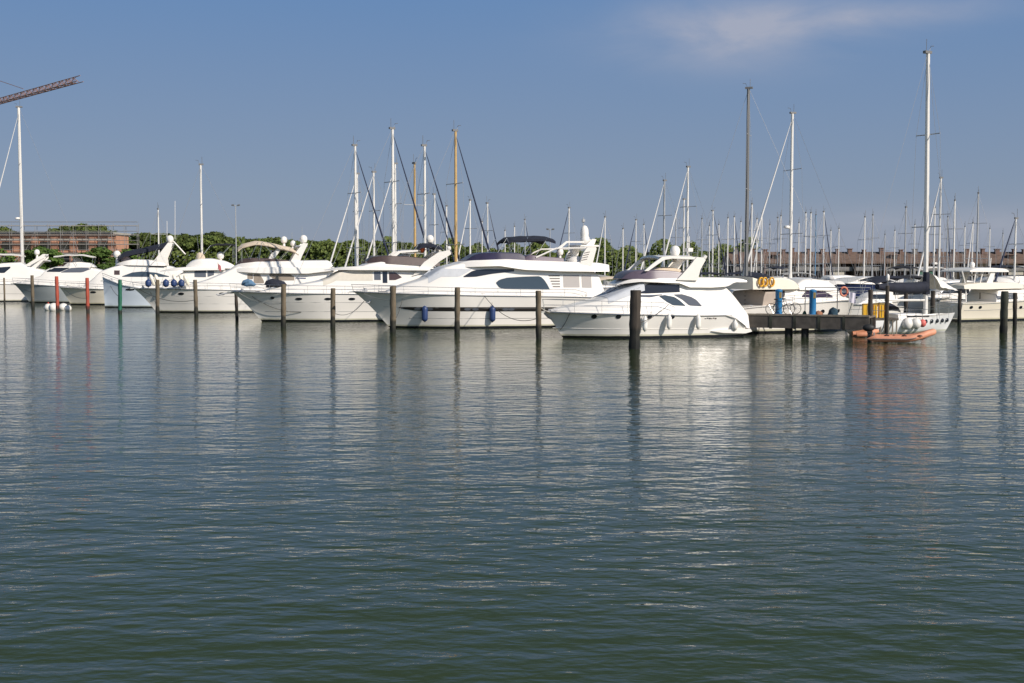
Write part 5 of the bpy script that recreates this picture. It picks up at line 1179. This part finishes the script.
def bicycle(px, y, rz, label, col, scale=1.0):
    e = empty('bicycle', onpier(px, y), rz, label, 'bicycle', 'bicycles on the pier')
    tyre = mat('black_rubber', (0, 0, 0)); fm = mat(col[0], col[1], .4)
    for x in (-.52, .52):
        w_ = MB(); w_.tube([(x+.33*math.cos(i/20*6.2832), 0, .34+.33*math.sin(i/20*6.2832)) for i in range(20)], .022, 6, closed=True); wo_ = w_.build('wheel', tyre, e)
        s_ = MB()
        for i in range(6): s_.tube([(x+.32*math.cos(i*math.pi/6), 0, .34+.32*math.sin(i*math.pi/6)), (x-.32*math.cos(i*math.pi/6), 0, .34-.32*math.sin(i*math.pi/6))], .005, 4)
        s_.ball((x, 0, .34), .04); s_.build('spokes', STEEL, wo_)
    f_ = MB(); bb = (-.08, 0, .32); st = (-.22, 0, .80); hd_ = (.34, 0, .82); hb = (.37, 0, .66)
    for a_, b_ in ((bb, st), (st, hd_), (bb, hb), (hd_, hb), ((-.52, 0, .34), st), ((-.52, 0, .34), bb), (hb, (.52, 0, .34))): f_.tube([a_, b_], .018, 6)
    f_.build('frame', fm, e)
    f_ = MB(); f_.tube([(.34, 0, .82), (.32, 0, .98)], .014, 5); f_.tube([(.22, -.27, 1.0), (.33, -.2, 1.0), (.33, .2, 1.0), (.22, .27, 1.0)], .014, 5); f_.build('handlebar', STEEL, e)
    f_ = MB(); f_.ball((-.25, 0, .92), .13, .35, 10, 6, sy=.55); f_.tube([st, (-.24, 0, .9)], .013, 5); f_.build('saddle', tyre, e)
bicycle(780, .55, pa+.05, 'dark bicycle leaning by the left blue post on the pier', ('dark_bicycle_paint', (.03, .03, .04)))
bicycle(787, 1.9, pa+.5, 'grey bicycle turned behind the left blue post on the pier', ('grey_bicycle_paint', (.20, .20, .22)))
def sack(px, y, w_, h_, m, lb, kind, cat, seed):
    rnd = random.Random(seed); mb = MB(); n = 14; rows = []
    for i in range(9):
        t = i/8; rr_ = math.sin(max(.02, 1-t)**.6*math.pi/2)**.8 if i < 8 else .02
        rows.append([(w_/2*rr_*(1+.12*math.sin(q*1.7+seed+i*.5))*math.cos(q/n*6.2832), w_*.42*rr_*(1+.12*math.sin(q*2.9+i))*math.sin(q/n*6.2832), h_*t*(1+.05*math.sin(q+seed))) for q in range(n)])
    mb.add([v for r_ in rows for v in r_], [(i*n+q, i*n+(q+1) % n, (i+1)*n+(q+1) % n, (i+1)*n+q) for i in range(8) for q in range(n)])
    o = mb.build(kind, m); o.location = onpier(px, y); o.rotation_euler = (0, 0, pa); return tag(o, lb, cat)
sack(833, 1.0, .62, .48, mat('dark_teal_cloth', (.015, .045, .07), .85, noise=.3), 'dark teal sack lying on the pier right of the blue posts', 'sack', 'sack', 3)
sack(818.5, 1.1, .50, .26, mat('rusty_brown_cloth', (.30, .14, .08), .9, noise=.3), 'brown cloth heap at the foot of the right blue post', 'cloth_heap', 'cloth', 5)
sack(804.5, 1.2, .24, .24, mat('dark_green_cloth', (.02, .08, .05), .85, noise=.3), 'small dark green bag on the pier between the blue posts', 'bag', 'bag', 8)
# rail and life ring at the pier end
rl = empty('pier_rail', onpier(815, 2.3), pa, 'thin metal rail on posts along the back edge of the pier', 'rail')
u = MB(); u.tube([(-.6, 0, 1.62), (3.2, 0, 1.62)], .03, 6); u.build('top_rail', ALUG, rl)
for x in (-.6, 1.3, 3.2): u = MB(); u.tube([(x, 0, 0), (x, 0, 1.62)], .03, 6); u.build('post', ALUD, rl)
p = onpier(843.5, 2.2); e = MB(); e.tube([(.21*math.cos(i/16*6.2832), 0, .26*math.sin(i/16*6.2832)) for i in range(16)], .06, 8, closed=True)
o = e.build('life_ring', mat('faded_orange_ring', (.60, .20, .12), .6)); o.location = (p.x, p.y, pz+1.38); tag(o, 'orange life ring hanging on the thin rail above the pier', 'life ring')
# yellow boxes by the end piles
for px, w_, lb in ((866.5, .48, 'yellow locker left of the dark pile at the pier end'), (874.6, .22, 'narrow yellow locker just right of the dark pile at the pier end'), (880.8, .26, 'yellow locker in the middle of the right trio'), (886.0, .20, 'yellow locker at the right, next to the lamp pile')):
    q_ = at(px, 317.5, 72.4); e = empty('locker', (q_.x, q_.y, 1.05), 0, lb, 'locker', 'yellow lockers at the pier end')
    u = MB(); u.box((0, 0, .42), (w_, .35, .80)); u.build('body', mat('yellow_paint', (.72, .40, .015), .5, noise=.1), e, flat=True)
    u = MB(); u.box((0, -.19, .42), (.03, .02, .7)); u.box((0, -.01, .85), (w_+.04, .40, .05)); u.build('door_trim', PYL, e, flat=True)
pf_ = at(879, 330, 72.4); pt_ = empty('floating_platform', (pf_.x, pf_.y+.3, 0), 0, 'slatted landing stage under the yellow lockers', 'landing stage')
u = MB(); u.box((0, 0, .98), (2.1, 1.3, .12)); u.build('deck', PIERW, pt_, flat=True)
for i in range(9): u = MB(); u.box((-.96+i*.24, -.6, .45), (.07, .08, 1.0)); u.build('slat', mat('grey_brown_timber', (.22, .19, .15), .85, noise=.3), pt_, flat=True)
q_ = at(888, 270, 71); e = empty('dock_lamp', (q_.x, q_.y, at(888, 286, 71).z), 0, 'small white lamp on top of the dark pile right of the yellow lockers', 'lamp'); u = MB(); u.tube([(0, 0, 0), (0, 0, .35)], .03, 6); u.build('stem', ALUD, e); u = MB(); u.lathe((0, 0, .33), [(.08, 0), (.10, .1), (.10, .28), (.04, .38)], 12); u.build('lamp_head', GEL, e)
q_ = at(849, 300, 73); u = MB(); u.grid([[(.4*i/6, .05*math.sin(i*1.4+j*.4), -.16*j-.10*(i/6)) for i in range(7)] for j in range(5)]); 
e = empty('small_flag', (q_.x, q_.y, pz), 0, 'small pale flag hanging at the bow of the cream cruiser', 'flag'); o = u.build('cloth', mat('lilac_white_cloth', (.60, .58, .66), .8), e); o.location = (0, 0, 1.35)
u = MB(); u.tube([(0, 0, -.05), (0, 0, 1.45)], .018, 5); u.build('staff', STEEL, e)

# ---------------------------------------------------------------- dinghy
g0 = ground(873, 342); ORG = mat('salmon_orange_rubber', (.62, .27, .16), .6, noise=.12, nscale=3, bump=.15)
dg = empty('inflatable_dinghy', (g0.x, g0.y, 0), R(-16), 'orange inflatable dinghy with a raised bow to the right, moored at the pier end', 'dinghy')
dl = 3.1
def side_pts(sg):
    ps = []
    for i in range(15):
        t = i/14; x = dl*t*.96; y = .62 if t < .62 else .62*math.cos((t-.62)/.38*math.pi/2)**.75; z = .22+ (0 if t < .55 else .36*((t-.55)/.45)**1.6); ps.append((x, sg*y, z))
    return ps
pA_ = side_pts(-1); pB_ = side_pts(1)[::-1]; al = pA_[:-1] + [(dl, 0, .60)] + pB_[1:]
u = MB(); rad = []; u.tube([(-.32, -.62, .2)]+al+[(-.32, .62, .2)], [.03]+[.17]+[.18]*(len(al)-2)+[.17, .03], 14); u.build('tube', ORG, dg)
u = MB()
for sg in (-1, 1): 
    u = MB(); u.tube([(x, y+(sg*.20 if i < 11 else sg*.12), z-.01) for i, (x, y, z) in enumerate(side_pts(sg)[:-1])], .028, 5); u.build('rubbing_strake', mat('grey_rubber', (.16, .14, .13), .7), dg)
    for x in (.7, 1.6, 2.4): u = MB(); u.tube([(x-.12, sg*.70, .40), (x, sg*.74, .44), (x+.12, sg*.70, .40)], .03, 5); u.build('grab_handle', RUBBER, dg)
u = MB(); u.grid([[(x, q*.5*(1 if x < 2 else max(.1, 1-(x-2)/1.2)), .10+.25*max(0, (x-1.8)/1.3)**2) for q in (-1, 0, 1)] for x in (0, .5, 1, 1.5, 2, 2.5, 3.0)]); u.build('floor', mat('grey_rubber', (0, 0, 0)), dg)
u = MB(); u.box((.05, 0, .30), (.06, 1.0, .42)); u.build('transom', GREYC, dg, flat=True)
u = MB(); u.box((1.25, 0, .40), (.26, 1.05, .05)); u.build('thwart', ORG, dg, flat=True)
om = empty('outboard_motor', (0, 0, 0), 0, None, None); om.parent = dg; om.location = (-.12, 0, 0)
for k_ in list(om.keys()): del om[k_]
u = MB(); u.ball((-.12, 0, .78), .24, .85, 12, 8, sx=1.35, sy=.75); u.build('cowling', RUBBER, om)
u = MB(); u.box((-.10, 0, .25), (.16, .12, .85)); u.box((-.06, 0, .55), (.30, .2, .10)); u.ball((-.14, 0, -.2), .12, .6, sx=1.6); u.build('lower_unit', RUBBER, om)
u = MB(); u.tube([(0, 0, .7), (.5, .05, .78)], .03, 6); u.build('tiller', RUBBER, om)
g1 = ground(857, 338); u = MB(); u.tube([(0, 0, .16), (.5, -.1, .2), (1.0, 0, .34), (1.25, .1, .36)], [.15, .18, .18, .12], 10)
d2 = empty('folded_dinghy', (g1.x+.15, g1.y+.6, 0), 0, 'small second orange dinghy bow between the pier and the outboard motor', 'dinghy'); u.build('tube', ORG, d2)
u = MB(); u.tube([(0, .9, .16), (.5, .95, .2), (1.0, .7, .34), (1.25, .1, .36)], [.15, .18, .18, .12], 10); u.build('tube', ORG, d2); u = MB(); u.box((.55, .45, .1), (.9, .8, .05)); u.build('floor', mat('grey_rubber', (0, 0, 0)), d2, flat=True)

# ---------------------------------------------------------------- lamp posts, buoys, ropes
def lamppost(px, top, D, label, double=False):
    p = at(px, top, D); e = empty('street_lamp', (p.x, D, 1.25), 0, label, 'street lamp', 'tall lamp posts behind the boats'); h_ = p.z-1.25
    u = MB(); u.tube([(0, 0, 0), (0, 0, h_)], .13, 8, .07); u.build('pole', ALUG, e)
    u = MB(); u.tube([(-.5, 0, h_-.15), (.6, 0, h_-.15)], .05, 5); u.build('arm', ALUG, e)
    for x in (-.5, .6): u = MB(); u.box((x, -.1, h_-.02), (.45, .35, .18), Matrix.Rotation(R(20), 3, 'X')); u.build('lamp_head', ALUD, e, flat=True)
lamppost(235.5, 205, 224, 'tall double headed lamp post left of the tan bimini'); lamppost(550, 229, 232, 'lamp post with two heads showing above the navy bimini')
for i, (px, py, r_, lb, m_) in enumerate(((48.5, 303.5, .42, 'white buoy floating left of the left red pile, with a pinkish patch', WHITEF), (54, 301, .5, 'large white buoy floating right behind the left red pile', WHITEF), (63.5, 302, .45, 'white buoy floating right of the left red pile', WHITEF), (68, 304, .34, 'smallest white buoy, rightmost at the left red pile', WHITEF))):
    g_ = ground(px, wl(115)-.3+(i % 2)*.5); e = empty('mooring_buoy', (g_.x, g_.y, .12), 0, lb, 'buoy', 'white buoys around the left red pile'); u = MB(); u.ball((0, 0, r_*.35), r_, .95, 14, 10); u.build('float', m_, e)
    u = MB(); u.lathe((0, 0, r_*1.25), [(.05, 0), (.07, .08), (.03, .16)], 8); u.build('ring', REDF if i == 0 else RUBBER, e)
def W(bt, x, z, yo=0.03): return bt.world(x, bt.near*(bt.hull_y(x, z)+yo), z)
def pw(px, py, D): return at(px, py, D)
ropel([W(B7, 3.2, B7.zb-.5), pw(393, 322, 76)], 'dark rope from the bow of the largest yacht down to its pile', sag=.25)
ropel([W(B6, 9.9, 1.6), pw(333.5, 313, 82)], 'sagging rope from the beige covered yacht to the middle pile', sag=.5)
ropel([pw(457.5, 316, 75), W(B7, 6.8, .55)], 'rope from the pile between the blue fenders to the largest yacht', sag=.1, m=ROPEW)
ropel([W(B8, 1.3, B8.zb-.1), pw(560, 330, 69.5)], 'rope hanging from the bow of the nearest yacht', sag=.1)
ropel([W(B8, 6.9, B8.z(6.9)+.55), pw(636, 324, 60.3)], 'rope from the rail of the nearest yacht to the thick dark pile', sag=.15)
ropel([W(B6, 1.6, B6.zb-.4), W(B6, 5.2, .75)], 'slack dark rope along the bow of the beige covered yacht', sag=.35)
ropel([W(B5, 1.6, B5.zb-.4), pw(157.5, 304, 105)], 'rope from the bow of the tan bimini yacht to its pile', sag=.2)
ropel([pw(540, 316, 69), pw(541, 339, 69)], 'dark rope hanging at the pile by the nearest yacht bow', sag=0, r=.03)
ropel([W(B10, 1.2, 1.2), pw(937, 318, 90)], 'thin pale rope from the cream hardtop cruiser towards the sailboat', sag=.4, m=ROPEW)
ropel([pw(32, 298, 121), pw(56, 299, 113)], 'pale rope slung between the first wooden pile and the left red pile', sag=.2, m=ROPEW)

ropel([W(B7, .7, B7.zb-.15), pw(393, 300, 76)], 'rope from the bow tip of the largest yacht to the top of its pile', sag=.12, m=ROPEW, r=.022)
ropel([W(B8, .5, B8.zb-.1), pw(538.5, 306, 69)], 'short rope from the nearest yacht bow tip to its pile', sag=.08, m=ROPEW, r=.022)
ropel([W(B6, .6, B6.zb-.1), pw(283.5, 303, 83)], 'rope from the beige covered yacht bow to the pile by the navy bundle', sag=.35, m=ROPEW, r=.022)
ropel([W(B5, .6, B5.zb-.1), pw(195, 300, 103)], 'sagging rope from the tan bimini yacht bow across to the farther pile', sag=.5, r=.022)
ropel([W(B4, .8, B4.zb-.9), pw(120, 297, 109)], 'rope from the tall shade tinted bow to the green pile', sag=.2, r=.022)
ropel([W(B3, .6, B3.zb-.2), pw(87, 298, 112)], 'rope from the cream bow to the right red pile', sag=.35, r=.022)
ropel([W(B2, .6, B2.zb-.2), pw(32, 292, 121)], 'rope from the dark grey bow to the first wooden pile', sag=.15, r=.022)
ropel([W(B7, 8.6, B7.z(8.6)-.1), pw(538.5, 318, 69.2)], 'long slack rope from the side of the largest yacht to the pile right of it', sag=.7, r=.02)
